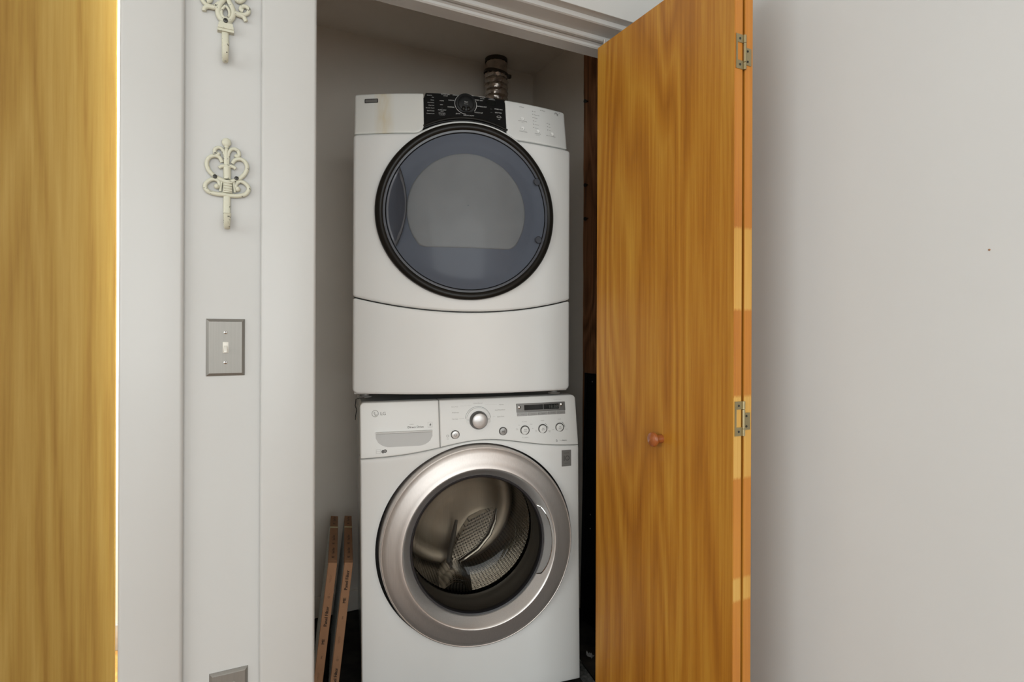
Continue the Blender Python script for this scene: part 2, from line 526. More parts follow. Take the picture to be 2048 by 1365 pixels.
struct(MB().box(-2.7, 1.35, -3.8, 0.0, -0.05, 0).build('floor', 'floor', smooth=False))
# windows behind the viewer
wn = MB()
for x0, x1 in ((-1.92, -1.86), (-0.45, -0.39), (1.08, 1.14)):
    wn.box(x0, x1, -3.78, -3.72, 0.46, 2.34)
for z0 in (0.46, 2.28):
    wn.box(-1.92, 1.14, -3.78, -3.72, z0, z0 + 0.06)
struct(wn.build('window_1', 'trim', smooth=False))
wn = MB()
for y0 in (-2.9, -1.78, -0.66):
    wn.box(-2.68, -2.62, y0, y0 + 0.06, 1.0, 2.3)
for z0 in (1.0, 2.24):
    wn.box(-2.68, -2.62, -2.9, -0.6, z0, z0 + 0.06)
struct(wn.build('window_2', 'trim', smooth=False))

struct(MB().box(-0.150, 0.05, 0.1101, 0.1125, 0, CEIL).build('wall_hall_front', 'wall_hall', smooth=False))
# closet shell
struct(MB().box(0.06, 1.55, 1.254, 1.35, 0, CEIL).build('wall_closet_back', 'closet', smooth=False), 'white back wall of the closet')
struct(MB().box(0.06, 0.14, 0.11, 1.254, 0, CEIL).build('wall_closet_left', 'closet', smooth=False))
struct(MB().box(1.434, 1.55, 0.80, 1.254, 0, CEIL).box(1.46, 1.55, 0.11, 0.80, 0, CEIL).build('wall_closet_right', 'closet', smooth=False), 'white right wall of the closet')
struct(MB().box(0.06, 1.55, 0.11, 1.35, CEIL, CEIL + 0.08).build('ceiling_closet', 'closet', smooth=False), 'white closet ceiling')
struct(MB().box(0.06, 1.55, 0.0, 1.35, -0.05, -0.005).build('floor_closet', 'dark_floor', smooth=False), 'dirty closet floor, darkened for shade')
struct(MB().box(0.14, 1.434, 1.240, 1.254, 0, 0.085).build('baseboard_back', 'closet', bevel=0.003), 'white baseboard at the back of the closet')
# hall beyond the left doorway
struct(MB().box(-2.6, 0.06, 1.33, 1.42, 0, CEIL).build('wall_hall_back', 'wall_hall', smooth=False), 'bright white wall beyond the left doorway')
struct(MB().box(-2.7, -2.6, 0.11, 1.42, 0, CEIL).build('wall_hall_left', 'wall_hall', smooth=False))
struct(MB().box(0.05, 0.06, 0.11, 1.33, 0, CEIL).build('wall_hall_right', 'wall_hall', smooth=False))
struct(MB().box(-2.6, 0.05, 0.0, 1.33, CEIL, CEIL + 0.08).build('ceiling_hall', 'ceiling', smooth=False))
struct(MB().box(-2.6, 0.05, 0.0, 1.33, -0.05, -0.0005).build('floor_hall', 'hall_floor', smooth=False), 'orange wood floor beyond the left doorway')
struct(MB().box(-2.6, 0.05, 1.316, 1.33, 0, 0.096).build('baseboard_hall', 'trim', bevel=0.003))

# trim: casings and stepped head
def board(name, x0, x1, y0, y1, z0, z1, bev, label=None, mat='trim'):
    return struct(MB().box(x0, x1, y0, y1, z0, z1).build(name, mat, bevel=bev, seg=3), label)
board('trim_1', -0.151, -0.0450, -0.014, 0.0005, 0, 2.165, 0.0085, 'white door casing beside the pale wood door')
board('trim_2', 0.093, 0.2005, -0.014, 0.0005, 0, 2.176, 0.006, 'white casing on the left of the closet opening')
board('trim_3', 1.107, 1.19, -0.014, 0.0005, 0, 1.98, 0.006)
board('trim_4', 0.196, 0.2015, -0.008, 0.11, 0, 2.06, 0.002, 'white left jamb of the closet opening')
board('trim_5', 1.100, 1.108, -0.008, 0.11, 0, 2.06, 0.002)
hd = MB()
prof = [(-0.0135, 2.0715), (0.024, 2.0715), (0.024, 2.0595), (0.030, 2.0575), (0.088, 2.0575)]
head = [(0.03, 2.20), (0.03, 2.0712), (0.0005, 2.0712), (0.0005, 2.0705), (0.0265, 2.0705), (0.0265, 2.0585), (0.031, 2.0565), (0.083, 2.0565), (0.083, 2.047), (0.086, 2.0445), (0.096, 2.0445), (0.096, 2.049), (0.102, 2.049), (0.102, 2.0445), (0.108, 2.0425), (0.108, 2.036), (0.112, 2.033), (0.158, 2.033), (0.158, 2.20)]
rows = [[(x, y, z) for y, z in head] for x in (0.2015, 1.100)]
hd.grid(rows)
hd.add(rows[0], [tuple(range(len(head)))]).add(rows[1], [tuple(range(len(head) - 1, -1, -1))])
struct(hd.build('trim_6', 'trim', angle=20), 'white stepped head trim with the folding door track')
board('trim_7', -0.151, -0.1455, -0.006, 0.11, 0, 2.06, 0.002)

# rough post on the right closet wall
post = thing('wooden_post', 'rough dark brown wooden post with nails on the right closet wall', 'post', (1.434, 0.70, 0))
rows = []
for i in range(61):
    z = CEIL * i / 60
    e = 0.0012 * math.sin(i * 0.7) + 0.0012 * random.uniform(-1, 1)
    y1 = 0.10 + e
    rows.append([(0.026, -0.20, z), (-0.006, -0.20, z), (-0.006 + 0.002 * math.sin(i), 0.02, z), (-0.005 + 0.002 * math.cos(i * 0.8), 0.07, z), (-0.004, y1, z), (0.0, y1 + 0.001, z), (0.026, 0.10, z)])
MB().grid(rows, True).build('beam', 'post_wood', post, angle=50)
for y, z in ((0.7654, 1.6838), (0.7663, 1.8265), (0.7686, 2.1825)):
    n = MB().tube([(-0.005, y - 0.70, z), (-0.020, y - 0.705, z - 0.004)], 0.0035, 8).tube([(-0.020, y - 0.705, z - 0.004), (-0.023, y - 0.706, z - 0.005)], 0.008, 10)
    n.build('nail', 'screw', post)

# black board and metal sheet
bb = thing('black_board', 'tall flat black plastic board standing against the wooden post', 'board', (1.385, 0.48, 0), (0, R(1.0), 0))
MB().box(0, 0.016, 0.0, 0.262, 0, 1.028).build('panel', 'black_board', bb, bevel=0.003)
MB().box(-0.004, 0.0, 0.244, 0.262, 0, 1.03).build('edge_strip', 'black_board', bb, bevel=0.0015)
for y, z in ((0.6883, 0.9959), (0.6848, 0.4509), (0.6844, 0.3936)):
    MB().ball((-0.0005, y - 0.48, z), 0.002, 0.003, 0.003).build('rivet', 'button_grey', bb)

# ------------------------------------------------------------------ doors
door = struct(thing('door_1', 'orange birch folding closet door, open, with a round wooden knob', 'door', (0.98, -0.429, 0.012)))
del door['category']
TOP = 1.996
def leaf(x0, x1, ylen, ztop):
    t = 0.0013
    m = MB().box(x0 + t, x1 - t, 0.008, ylen, 0, ztop).box(x0, x0 + t, 0.0, ylen, 0, ztop).box(x1 - t, x1, 0.0, ylen, 0, ztop)
    return m.build('door_panel', 'door_wood', door, smooth=False)
XA0, XA1, XB0, XB1 = 0.0, (1.0045, 1.2697)[0] - 0.98, (1.0104, 1.2699)[0] - 0.98, (1.0346, 1.2705)[0] - 0.98
l1 = leaf(XA0, XA1, 0.492, TOP)
l2 = leaf(XB0, XB1, 0.484, TOP)
cuts = [TOP, (0.9975, 1.6092)[1] - 0.012, (0.9985, 1.4220)[1] - 0.012, (0.9994, 1.2484)[1] - 0.012, (1.0003, 1.0651)[1] - 0.012, (1.0012, 0.8913)[1] - 0.012, (1.0023, 0.6802)[1] - 0.012, 0.62, 0.33, 0.0]
colours = ['o', 'o', 'y', 'o', 'y', 'o', 'y', 'o', 'y']
for lf, a, b in ((l1, XA0, XA1), (l2, XB0, XB1)):
    for i in range(len(cuts) - 1):
        m = MB()
        x0, x1 = a + 0.0014, b - 0.0014
        z1, z0 = cuts[i], cuts[i + 1]
        n = 6
        up = [(x0 + (x1 - x0) * k / (2 * n), z1 + (0.0035 if k % 2 and i else -0.0035 if i else 0)) for k in range(2 * n + 1)]
        dn = [(x0 + (x1 - x0) * k / (2 * n), z0 + ((0.0035 if k % 2 else -0.0035) if z0 > 0 else 0)) for k in range(2 * n, -1, -1)]
        m.prism(up + dn, -0.0005, 0.0085)
        o = m.build('edge_block', 'pine_orange' if colours[i] == 'o' else 'pine_yellow', lf, smooth=False)
        tag(o, 'orange finger-jointed pine edge piece' if colours[i] == 'o' else 'pale yellow finger-jointed pine edge piece')
def hinge(zc):
    xm = (XA1 + XB0) / 2
    m = MB()
    x0 = XA0 + 0.0035
    m.box(x0, x0 + 0.0045, -0.0022, 0.0, zc - 0.036, zc + 0.037)
    m.box(x0 + 0.0045, xm, -0.0022, 0.0, zc + 0.020, zc + 0.037).box(x0 + 0.0045, xm, -0.0022, 0.0, zc - 0.036, zc - 0.018)
    h = m.build('hinge', 'bronze', l1, smooth=False)
    MB().box(xm, XB1 - 0.006, -0.0022, 0.0, zc - 0.0245, zc + 0.012).build('hinge_leaf', 'bronze', l2, smooth=False)
    MB().tube([(xm, -0.003, zc - 0.036), (xm, -0.003, zc - 0.0215)], 0.0036, 12).build('hinge_knuckle', 'bronze', l1)
    MB().tube([(xm, -0.003, zc - 0.0205), (xm, -0.003, zc + 0.0195)], 0.0036, 12).build('hinge_knuckle', 'bronze', l2)
    MB().tube([(xm, -0.003, zc + 0.0205), (xm, -0.003, zc + 0.037)], 0.0036, 12).build('hinge_knuckle', 'bronze', l1)
    for x, z, p in ((x0 + 0.011, zc + 0.028, l1), (x0 + 0.011, zc - 0.027, l1), (xm + 0.010, zc + 0.005, l2), (xm + 0.010, zc - 0.017, l2)):
        MB().lathe([(0.0026, -0.0022), (0.0022, -0.0032), (0.0008, -0.0030), (0.0004, -0.0025)], x, z, 12).build('screw', 'screw', p)
hinge((1.0014, 1.7938)[1] - 0.012)
hinge((1.0054, 1.0173)[1] - 0.012)
hinge(0.22)
ky, kz = (-0.2074, 0.9405)
ks = MB()
kp = [(0.0001, 0.0), (0.011, 0.0), (0.010, -0.008), (0.0085, -0.014), (0.012, -0.018), (0.0165, -0.021), (0.0178, -0.025), (0.0165, -0.029), (0.011, -0.0325), (0.0001, -0.034)]
rows = [[(y, ky + 0.429 + r * math.cos(2 * PI * i / 28), kz - 0.012 + r * math.sin(2 * PI * i / 28)) for i in range(28)] for r, y in kp]
ks.grid(rows, True)
tag(ks.build('knob', 'knob_wood', door), 'round reddish turned wooden knob')
MB().tube([(0.012, 0.478, TOP), (0.012, 0.478, TOP + 0.020)], 0.004, 12).build('pivot_pin', 'chrome', door)

d2 = struct(thing('door_2', 'pale wood door leaf standing ajar in the left doorway', 'door', (-0.1748, 0.163, 0.01), (0, 0, R(1.5))))
del d2['category']
m = MB()
lf = [(-0.83, 0.0), (-0.002, 0.0), (0.0, 0.002), (-0.0065, 0.030), (-0.0085, 0.032), (-0.83, 0.032)]
m.add([(x, y, 0.0) for x, y in lf] + [(x, y, 2.03) for x, y in lf], [(5, 4, 3, 2, 1, 0), (6, 7, 8, 9, 10, 11)] + [(k, (k + 1) % 6, (k + 1) % 6 + 6, k + 6) for k in range(6)])
m.build('door_panel', 'leaf_wood', d2, smooth=False)

# ------------------------------------------------------------------ washer
def wy(u, z):
    return -.012 * (1 - (2 * u / .728) ** 2) - .030 + (.030 * (min(z, .98) - .80) / .18 if z > .80 else 0)
def wline(u):
    return 0.806 + 0.039 * math.exp(-((u - 0.025) / 0.19) ** 2)
TILT, WA = 0.0105, R(-11)
we = Vector((math.cos(WA), math.sin(WA), 0))
wl = Vector((0.77842, 0.48018, 0)) + we * 0.97 * TILT
washer = thing('washing_machine', 'white front-load washer with silver porthole door standing under the dryer', 'washer', (wl.x, wl.y, 0.0005), (0, -TILT, WA))
WX, WZ = 0.006, 0.507
cab = MB().box(-0.357, 0.357, 0.03, 0.68, 0.03, 0.972)
cab.box(-0.3585, -0.357, 0.07, 0.085, 0.05, 0.96).box(-0.3585, -0.357, 0.12, 0.60, 0.08, 0.93).box(0.357, 0.3585, 0.12, 0.60, 0.08, 0.93)
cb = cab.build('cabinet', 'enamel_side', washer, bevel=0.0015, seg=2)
# the cabinet front is open where the porthole is: rebuild as a shell
cb.data.clear_geometry()
sh = MB().box(-0.357, -0.354, 0.02, 0.68, 0.03, 0.970).box(0.354, 0.357, 0.02, 0.68, 0.03, 0.970).box(-0.357, 0.357, 0.0, 0.68, 0.967, 0.972).box(-0.357, 0.357, 0.0, 0.68, 0.03, 0.034).box(-0.357, 0.357, 0.677, 0.68, 0.03, 0.97)
sh.box(-0.3595, -0.357, 0.05, 0.062, 0.05, 0.96).box(-0.3585, -0.357, 0.10, 0.60, 0.08, 0.93).box(0.357, 0.3585, 0.12, 0.60, 0.08, 0.93)
tmp = sh.build('cabinet_shell', 'enamel_side', None, smooth=False)
cb.data = tmp.data
cb.data.name = 'cabinet'
bpy.data.objects.remove(tmp)
for x in (-0.31, 0.31):
    for y in (0.06, 0.62):
        MB().vlathe([(0.001, 0), (0.022, 0), (0.024, 0.006), (0.016, 0.012), (0.012, 0.034)], x, y, 20).build('foot', 'rubber', washer)
# front panel with round hole
HR = 0.3275
def inside(u, z):
    return abs(u) < 0.3645 and 0.0006 < z < wline(u) - 0.0022
angs = sorted([2 * PI * i / 168 for i in range(168)] + [math.atan2(b - WZ, a - WX) % (2 * PI) for a, b in ((0.3644, 0.806), (-0.3644, 0.8066), (-0.3644, 0.00065), (0.3644, 0.00065))])
rows = []
for a in angs:
    ca, sa = math.cos(a), math.sin(a)
    lo_, hi_ = 0.1, 0.9
    for _ in range(40):
        mid = (lo_ + hi_) / 2
        if inside(WX + mid * ca, WZ + mid * sa): lo_ = mid
        else: hi_ = mid
    T = max(lo_, HR + 0.006)
    r = 0.007
    ds = [T - HR - (T - HR - r) * k / 8 for k in range(9)] + [0.65 * r, 0.35 * r, 0.12 * r, 0]
    row = [(WX + (HR + 0.004) * ca, 0.0, WZ + (HR + 0.004) * sa), (WX + (HR + 0.001) * ca, wy(0.33 * ca, 0.5) + 0.006, WZ + (HR + 0.001) * sa)]
    for d in ds:
        u, z = WX + (T - d) * ca, WZ + (T - d) * sa
        push = r - math.sqrt(max(0, r * r - (r - d) ** 2)) if d < r else 0
        rim = T - d - HR
        push += 0.004 * max(0, 1 - rim / 0.012) ** 2
        row.append((u, wy(u, min(z, 0.80)) + (0.03 * (z - .80) / .18 if z > .80 else 0) + push, z))
    u, z = row[-1][0], row[-1][2]
    row.append((u, 0.035, z))
    rows.append(row)
rows.append(rows[0])
fp = MB().grid(rows).build('front_panel', 'enamel', washer, angle=50)
MB().lathe([(0.335, -0.01), (0.335, 0.012), (0.24, 0.012)], WX, WZ, 72).build('door_recess', 'seam', washer)
wyo = lambda u, z: wy(u, z)
# drawer and console
slab(-0.3640, -0.1166, lambda u: wline(u), lambda u: 0.9775, wyo, 0.035, 0.004, nu=30, rc4=(0.003, 0.002, 0.014, 0.003))
dr = slab(-0.3640, -0.1166, lambda u: wline(u), lambda u: 0.9775, wyo, 0.035, 0.004, nu=30, rc4=(0.003, 0.002, 0.014, 0.003)).build('detergent_drawer', 'panel_white', washer, angle=60)
co = slab(-0.1150, 0.3640, lambda u: wline(u), lambda u: 0.9775, wyo, 0.035, 0.004, nu=50, rc4=(0.002, 0.003, 0.003, 0.016)).build('control_panel', 'panel_white', washer, angle=60)
MB().box(-0.1168, -0.1148, 0.0, 0.034, 0.83, 0.975).build('seam', 'seam', washer, smooth=False)
# drawer pull: grey scooped recess with lit lip
ux0, uz1 = (-0.3167, 0.8816)
ux1, _ = (-0.1401, 0.8827)
_, uz0 = (-0.2583, 0.8422)
ph = uz1 - uz0 + 0.004
pl = []
for k in range(13):
    t = k / 12
    pl.append((ux0 + (ux1 - ux0) * t, uz1))
def scoop(t):
    e = 0.24
    s_ = min(t, 1 - t)
    c = 1.0 if s_ > e else math.sin(PI / 2 * (s_ / e)) ** 0.55
    return c
lowp = [(ux0 + (ux1 - ux0) * (1 - k / 24), uz1 - ph * (0.35 + 0.65 * scoop(1 - k / 24))) for k in range(25)]
rows = []
for k in range(25):
    t = k / 24
    u = ux0 + (ux1 - ux0) * t
    h = ph * (0.35 + 0.65 * scoop(t))
    rows.append([(u, wy(u, uz1) - 0.0006, uz1)] + [(u, wy(u, uz1 - h * q) - 0.0008 + 0.0, uz1 - h * q) for q in (0.25, 0.5, 0.75, 0.92, 1.0)])
tag(MB().grid(rows).build('drawer_pull', 'recess', dr), 'grey scooped drawer pull')
m = MB()
m.tube([(ux0 + (ux1 - ux0) * k / 10, wy(ux0 + (ux1 - ux0) * k / 10, uz1) - 0.0015, uz1 + 0.0012) for k in range(11)], 0.0030, 10, 2.3)
m.build('pull_lip', 'panel_white', dr)
# dial
kx, kz_ = (0.0127, 0.9086)
yk = wy(kx, kz_)
MB().lathe([(0.0405, yk + 0.002), (0.0405, yk - 0.0008), (0.0400, yk - 0.0014), (0.0300, yk - 0.0022)], kx, kz_, 56).build('dial_plate', 'panel_white', co)
dial = tag(MB().lathe([(0.0305, yk), (0.0305, yk - 0.004), (0.0295, yk - 0.008), (0.0262, yk - 0.020), (0.0250, yk - 0.0215)], kx, kz_, 48).build('dial', 'knob_grey', co), 'grey cycle dial with silver cap')
MB().lathe([(0.0250, yk - 0.0205), (0.0246, yk - 0.0225), (0.022, yk - 0.0240), (0.012, yk - 0.0255), (0.0003, yk - 0.026)], kx, kz_, 40).build('dial_cap', 'knob_cap', co)
def push_button(px, py, r, ring_mat, cap_mat, name='button', ringw=0.0022):
    x, z = px, py
    y = wy(x, z)
    MB().lathe([(r + ringw, y + 0.001), (r + ringw, y - 0.0015), (r + ringw * 0.5, y - 0.0026), (r, y - 0.0015)], x, z, 36).build('button_ring', ring_mat, co)
    MB().lathe([(r, y), (r, y - 0.003), (r * 0.93, y - 0.0042), (r * 0.5, y - 0.0050), (0.0002, y - 0.0052)], x, z, 32).build(name, cap_mat, co)
    return x, z, y - 0.0054
b1 = push_button(*(-0.0663, 0.8660), 0.0122, 'knob_grey', 'knob_cap')
b2 = push_button(*(0.0943, 0.8685), 0.0118, 'knob_grey', 'button_grey')
b3 = push_button(*(0.1708, 0.8672), 0.0130, 'ink', 'panel_white', 'button', 0.0032)
b4 = push_button(*(0.2348, 0.8685), 0.0128, 'ink', 'panel_white', 'button', 0.0032)
b5 = push_button(*(0.2970, 0.8699), 0.0124, 'ink', 'panel_white', 'button', 0.0032)
pm = MB()
for bt, t1 in ((b3, 'Wash\nTemp.'), (b4, 'Spin\nSpeed'), (b5, 'Soil\nLevel')):
    put_text(pm, t1, bt[0], bt[1] + 0.003, 0.0032, lambda u, z, y=bt[2]: y + 0.0003)
ring_mark(pm, b1[0], b1[1], 0.0042, 0.0009, lambda u, z: b1[2] + 0.0004)
dash(pm, b1[0], b1[1] - 0.001, b1[0], b1[1] + 0.003, 0.0009, lambda u, z: b1[2] + 0.0003)
pm.add([(b2[0] - 0.0035, b2[2] - 0.0002, b2[1] + 0.0035), (b2[0] - 0.0035, b2[2] - 0.0002, b2[1] - 0.0035), (b2[0] + 0.0005, b2[2] - 0.0002, b2[1])], [(0, 1, 2)])
for q in (0.0018, 0.0038):
    dash(pm, b2[0] + q, b2[1] - 0.0035, b2[0] + q, b2[1] + 0.0035, 0.0011, lambda u, z: b2[2] + 0.0003)
tag(pm.build('button_print', 'ink', co, smooth=False), kind='stuff')
# display
c00, c10, c11, c01 = (0.1439, 0.9261), (0.3220, 0.9283), (0.3229, 0.9555), (0.1451, 0.9557)
dx0, dx1 = (c00[0] + c01[0]) / 2, (c10[0] + c11[0]) / 2
dz1 = (c01[1] + c11[1]) / 2
dz0 = (c00[1] + c10[1]) / 2
dzb = ((0.1450, 0.9130)[1] + (0.3218, 0.9165)[1]) / 2
yd = lambda u, z, o=0.0: wy(u, z) + o
def plate(x0, x1, z0, z1, proud, name, mat, parent, bev=0.0008):
    n = 6
    m = MB()
    pts = [(x0 + (x1 - x0) * k / n, z0) for k in range(n + 1)] + [(x1 - (x1 - x0) * k / n, z1) for k in range(n + 1)]
    m.prism(pts, -proud, 0.004, wy)
    return m.build(name, mat, parent, smooth=False, bevel=bev, seg=1)
disp = tag(plate(dx0, dx1, dz0 - 0.001, dz1, 0.0016, 'display', 'display', co), 'grey display with a black clock window')
l0, l1_ = (0.1722, 0.9491)[0], (0.2978, 0.9433)[0]
lz1, lz0 = ((0.1722, 0.9491)[1] + (0.2983, 0.9511)[1]) / 2, ((0.1719, 0.9321)[1] + (0.2971, 0.9345)[1]) / 2
sp = (0.2412, 0.9438)[0]
plate(l0, sp - 0.0012, lz0, lz1, 0.0024, 'lcd_window', 'lcd', disp, 0)
plate(sp + 0.0012, l1_, lz0, lz1, 0.0024, 'lcd_window', 'lcd', disp, 0)
pm = MB()
put_text(pm, '18:88', l1_ - 0.019, (lz0 + lz1) / 2, (lz1 - lz0) * 0.68, wy, lift=0.0027)
tag(pm.build('lcd_digits', 'ink_lcd', disp, smooth=False), kind='stuff')
for t in ((0.1554, 0.9438), (0.3091, 0.9468)):
    MB().lathe([(0.0055, wy(*t) - 0.001), (0.0055, wy(*t) - 0.003), (0.004, wy(*t) - 0.0042), (0.0002, wy(*t) - 0.0046)], t[0], t[1], 20).build('display_button', 'chrome', disp)
bx = [(0.1454, 0.9199)[0], (0.1823, 0.9181)[0], (0.2195, 0.9163)[0], (0.2554, 0.9144)[0], (0.2902, 0.9126)[0], (0.3214, 0.9110)[0]]
pm = MB()
for i, t1 in enumerate(('Pre Wash', 'Rinse+Spin', 'Extra Rinse', 'Delay Wash', 'Child Lock')):
    plate(bx[i] + 0.0005, bx[i + 1] - 0.0005, dzb, dz0 - 0.002, 0.0018, 'option_button', 'button_grey', co, 0.0005)
    xm, zm = (bx[i] + bx[i + 1]) / 2, (dzb + dz0 - 0.002) / 2
    put_text(pm, t1, xm + 0.0018, zm, 0.0020, wy, lift=0.0022)
    disc(pm, bx[i] + 0.0040, zm, 0.0010, wy, lift=0.0022, n=8)
tag(pm.build('button_print', 'ink', co, smooth=False), kind='stuff')
# console print
pm, ps = MB(), MB()
for (x, y), t1, c in (((-0.0641, 0.9544), 'Perm. Press', .0032), ((-0.0626, 0.9362), 'Bulky/Large', .0033), ((-0.0651, 0.9156), 'Tub Clean', .0033), ((0.0133, 0.9634), 'Cotton/Normal', .0033),
                      ((0.0932, 0.9558), 'Delicates', .0031), ((0.0877, 0.9384), 'Hand Wash/Wool', .0033), ((0.0888, 0.9166), 'Speed Wash', .0034),
                      ((0.1716, 0.8955), 'Eco Warm', .0025), ((0.1509, 0.8851), 'Cold', .0022), ((0.1945, 0.8860), 'Warm', .0024), ((0.1433, 0.8744), 'Tap\nCold', .0024), ((0.1989, 0.8721), 'Hot', .0022),
                      ((0.1708, 0.8438), 'TC Cold Rinse', .0025), ((0.2357, 0.8962), 'Medium', .0026), ((0.2110, 0.8649), 'No\nSpin', .0024), ((0.2591, 0.8616), 'Extra\nHigh', .0025),
                      ((0.2982, 0.8974), 'Normal', .0025), ((0.2726, 0.8641), 'Light', .0024), ((0.3221, 0.8629), 'Heavy', .0024)):
    put_text(ps, t1, x, y, c, wy)
x, z = (0.3078, 0.8262)
put_text(pm, 'Balance', x - 0.003, z, 0.0038, wy, 'l', bold=0.0001)
put_text(ps, 'True', x - 0.0035, z, 0.0038, wy, 'r')
tx, tz = (0.2834, 0.8267)
ring_mark(pm, tx, tz - 0.0012, 0.0024, 0.0009, wy, n=14)
ring_mark(pm, tx, tz + 0.0022, 0.0014, 0.0007, wy, n=12)
x, z = (0.2967, 0.9634)
put_text(ps, '3 Tray Dispenser & Soil Sensor', x, z, 0.0017, wy)
ring_mark(pm, kx - 0.001, kz_ + 0.0004, 0.0435, 0.0008, wy, R(8), R(172), n=48)
for a in (4, 38, 65, 90, 115, 142, 176):
    ca, sa = math.cos(R(a)), math.sin(R(a))
    dash(pm, kx + 0.0322 * ca, kz_ + 0.0322 * sa, kx + 0.0372 * ca, kz_ + 0.0372 * sa, 0.0011, wy, lift=0.0026)
dash(ps, *(-0.0521, 0.9160), *(-0.0346, 0.9161), 0.0004, wy)
dash(ps, *(0.0616, 0.9171), *(0.0700, 0.9171), 0.0004, wy)
dash(ps, *(-0.0476, 0.9563), *(-0.0091, 0.9568), 0.0002, wy)
dash(ps, *(0.0377, 0.9575), *(0.0783, 0.9558), 0.0002, wy)
for bt in (b4, b5):
    for a0, a1 in ((0, 25), (35, 62)):
        ring_mark(pm, bt[0], bt[1], 0.0196, 0.0010, wy, R(a0), R(a1), n=10)
ring_mark(ps, *(-0.0911, 0.8631), 0.0035, 0.0012, wy, n=12)
put_text(ps, 'SMART\nDIAG', *(-0.0910, 0.8549), 0.0014, wy)
tag(pm.build('dark_print', 'ink', co, smooth=False), kind='stuff')
tag(ps.build('grey_print', 'ink_soft', co, smooth=False), kind='stuff')
# drawer print
pm, ps = MB(), MB()
x, z = (-0.3175, 0.9429)
ring_mark(ps, x, z, 0.0098, 0.0016, wy, n=28)
dash(ps, x - 0.0012, z + 0.0055, x - 0.0012, z - 0.005, 0.0016, wy)
dash(ps, x - 0.0012, z - 0.0045, x + 0.0035, z - 0.0045, 0.0016, wy)
disc(ps, x - 0.0045, z + 0.002, 0.0013, wy, n=10)
ring_mark(ps, x, z, 0.0066, 0.0012, wy, R(-90), R(0), n=10)
x, z = (-0.2930, 0.9423)
put_text(ps, 'LG', x, z, 0.0100, wy, bold=0.0004)
x, z = (-0.1923, 0.8965)
put_text(pm, 'Direct Drive', x, z, 0.0064, wy, bold=0.0001, stretch=1.08)
x, z = (-0.2051, 0.9050)
put_text(ps, 'INVERTER', x, z, 0.0021, wy)
x, z = (-0.1462, 0.9013)
for a in ((-1, -1, 1, -1), (1, -1, 1, 1), (1, 1, -1, 1), (-1, 1, -1, -1)):
    dash(ps, x + a[0] * 0.007, z + a[1] * 0.008, x + a[2] * 0.007, z + a[3] * 0.008, 0.0004, wy)
put_text(pm, '6', x, z + 0.001, 0.0080, wy, slant=0.25, bold=0.0004)
put_text(ps, 'MOTION', x, z - 0.0062, 0.0015, wy)
x, z = (-0.3097, 0.8263)
for a in ((-1, -1, 1, -1), (1, -1, 1, 1), (1, 1, -1, 1), (-1, 1, -1, -1), (-1, 0, 1, 0)):
    dash(ps, x + a[0] * 0.0065, z + a[1] * 0.006, x + a[2] * 0.0065, z + a[3] * 0.006, 0.0005, wy)
x, z = (-0.2924, 0.8262)
disc(pm, x - 0.003, z - 0.0008, 0.0050, wy, n=20)
disc(pm, x + 0.0035, z + 0.0006, 0.0054, wy, n=20)
tag(pm.build('dark_print', 'ink', dr, smooth=False), kind='stuff')
tag(ps.build('grey_print', 'ink_soft', dr, smooth=False), kind='stuff')
pq = MB()
put_text(pq, 'e', x - 0.003, z - 0.0008, 0.0045, wy, lift=0.0008)
put_text(pq, 'D', x + 0.0035, z + 0.0006, 0.0045, wy, lift=0.0008)
tag(pq.build('white_print', 'panel_white', dr, smooth=False), kind='stuff')
# warranty badge
q0, q1 = (0.2997, 0.7377), (0.3346, 0.7930)
bm_ = plate(q0[0], q1[0], q0[1], q1[1], 0.0012, 'badge', 'badge', fp, 0.0005)
tag(bm_, 'small grey warranty badge')
pm = MB()
bxm, bzm = (q0[0] + q1[0]) / 2, (q0[1] + q1[1]) / 2
put_text(pm, 'INVERTER', bxm, bzm + 0.0175, 0.0028, wy, lift=0.0016)
dash(pm, bxm - 0.0085, bzm + 0.0085, bxm - 0.0085, bzm - 0.0085, 0.0026, wy, lift=0.0016)
ring_mark(pm, bxm + 0.003, bzm, 0.0072, 0.0024, wy, lift=0.0016, n=28)
put_text(pm, 'Year', bxm + 0.003, bzm, 0.0030, wy, lift=0.0016)
put_text(pm, 'WARRANTY', bxm, bzm - 0.0175, 0.0022, wy, lift=0.0016)
tag(pm.build('badge_print', 'ink', bm_, smooth=False), kind='stuff')
# porthole door
wd = tag(MB().lathe([(0.3225, 0.0), (0.3215, -0.045), (0.3203, -0.060), (0.3185, -0.0665), (0.3165, -0.0674), (0.3150, -0.0662), (0.3135, -0.0680), (0.300, -0.0730), (0.280, -0.0790), (0.2665, -0.0830), (0.2590, -0.0862), (0.2545, -0.0868)], WX, WZ, 128, 0.985, 1.006).build('porthole_ring', 'silver', washer, angle=45), 'broad silver porthole ring')
MB().lathe([(0.2545, -0.0868), (0.2525, -0.0858), (0.2490, -0.0815), (0.2400, -0.0690), (0.2290, -0.0535), (0.2255, -0.0480)], WX, WZ, 128, 0.985, 1.006).build('inner_ring', 'silver_in', wd, angle=45)
MB().lathe([(0.2262, -0.048), (0.2235, -0.0525), (0.2190, -0.051), (0.2165, -0.044), (0.2165, -0.030)], WX, WZ, 96, 0.985, 1.006).build('glass_seal', 'rubber', wd)
MB().lathe([(0.2170, -0.0430), (0.2120, -0.034), (0.2050, -0.012), (0.1940, 0.030), (0.1820, 0.062), (0.1700, 0.082), (0.1520, 0.0945), (0.1200, 0.1020), (0.0600, 0.1070), (0.0003, 0.1085)], WX, WZ, 96, 0.985, 1.006).build('glass_bowl', 'bowl', wd, angle=80, face_front=True)
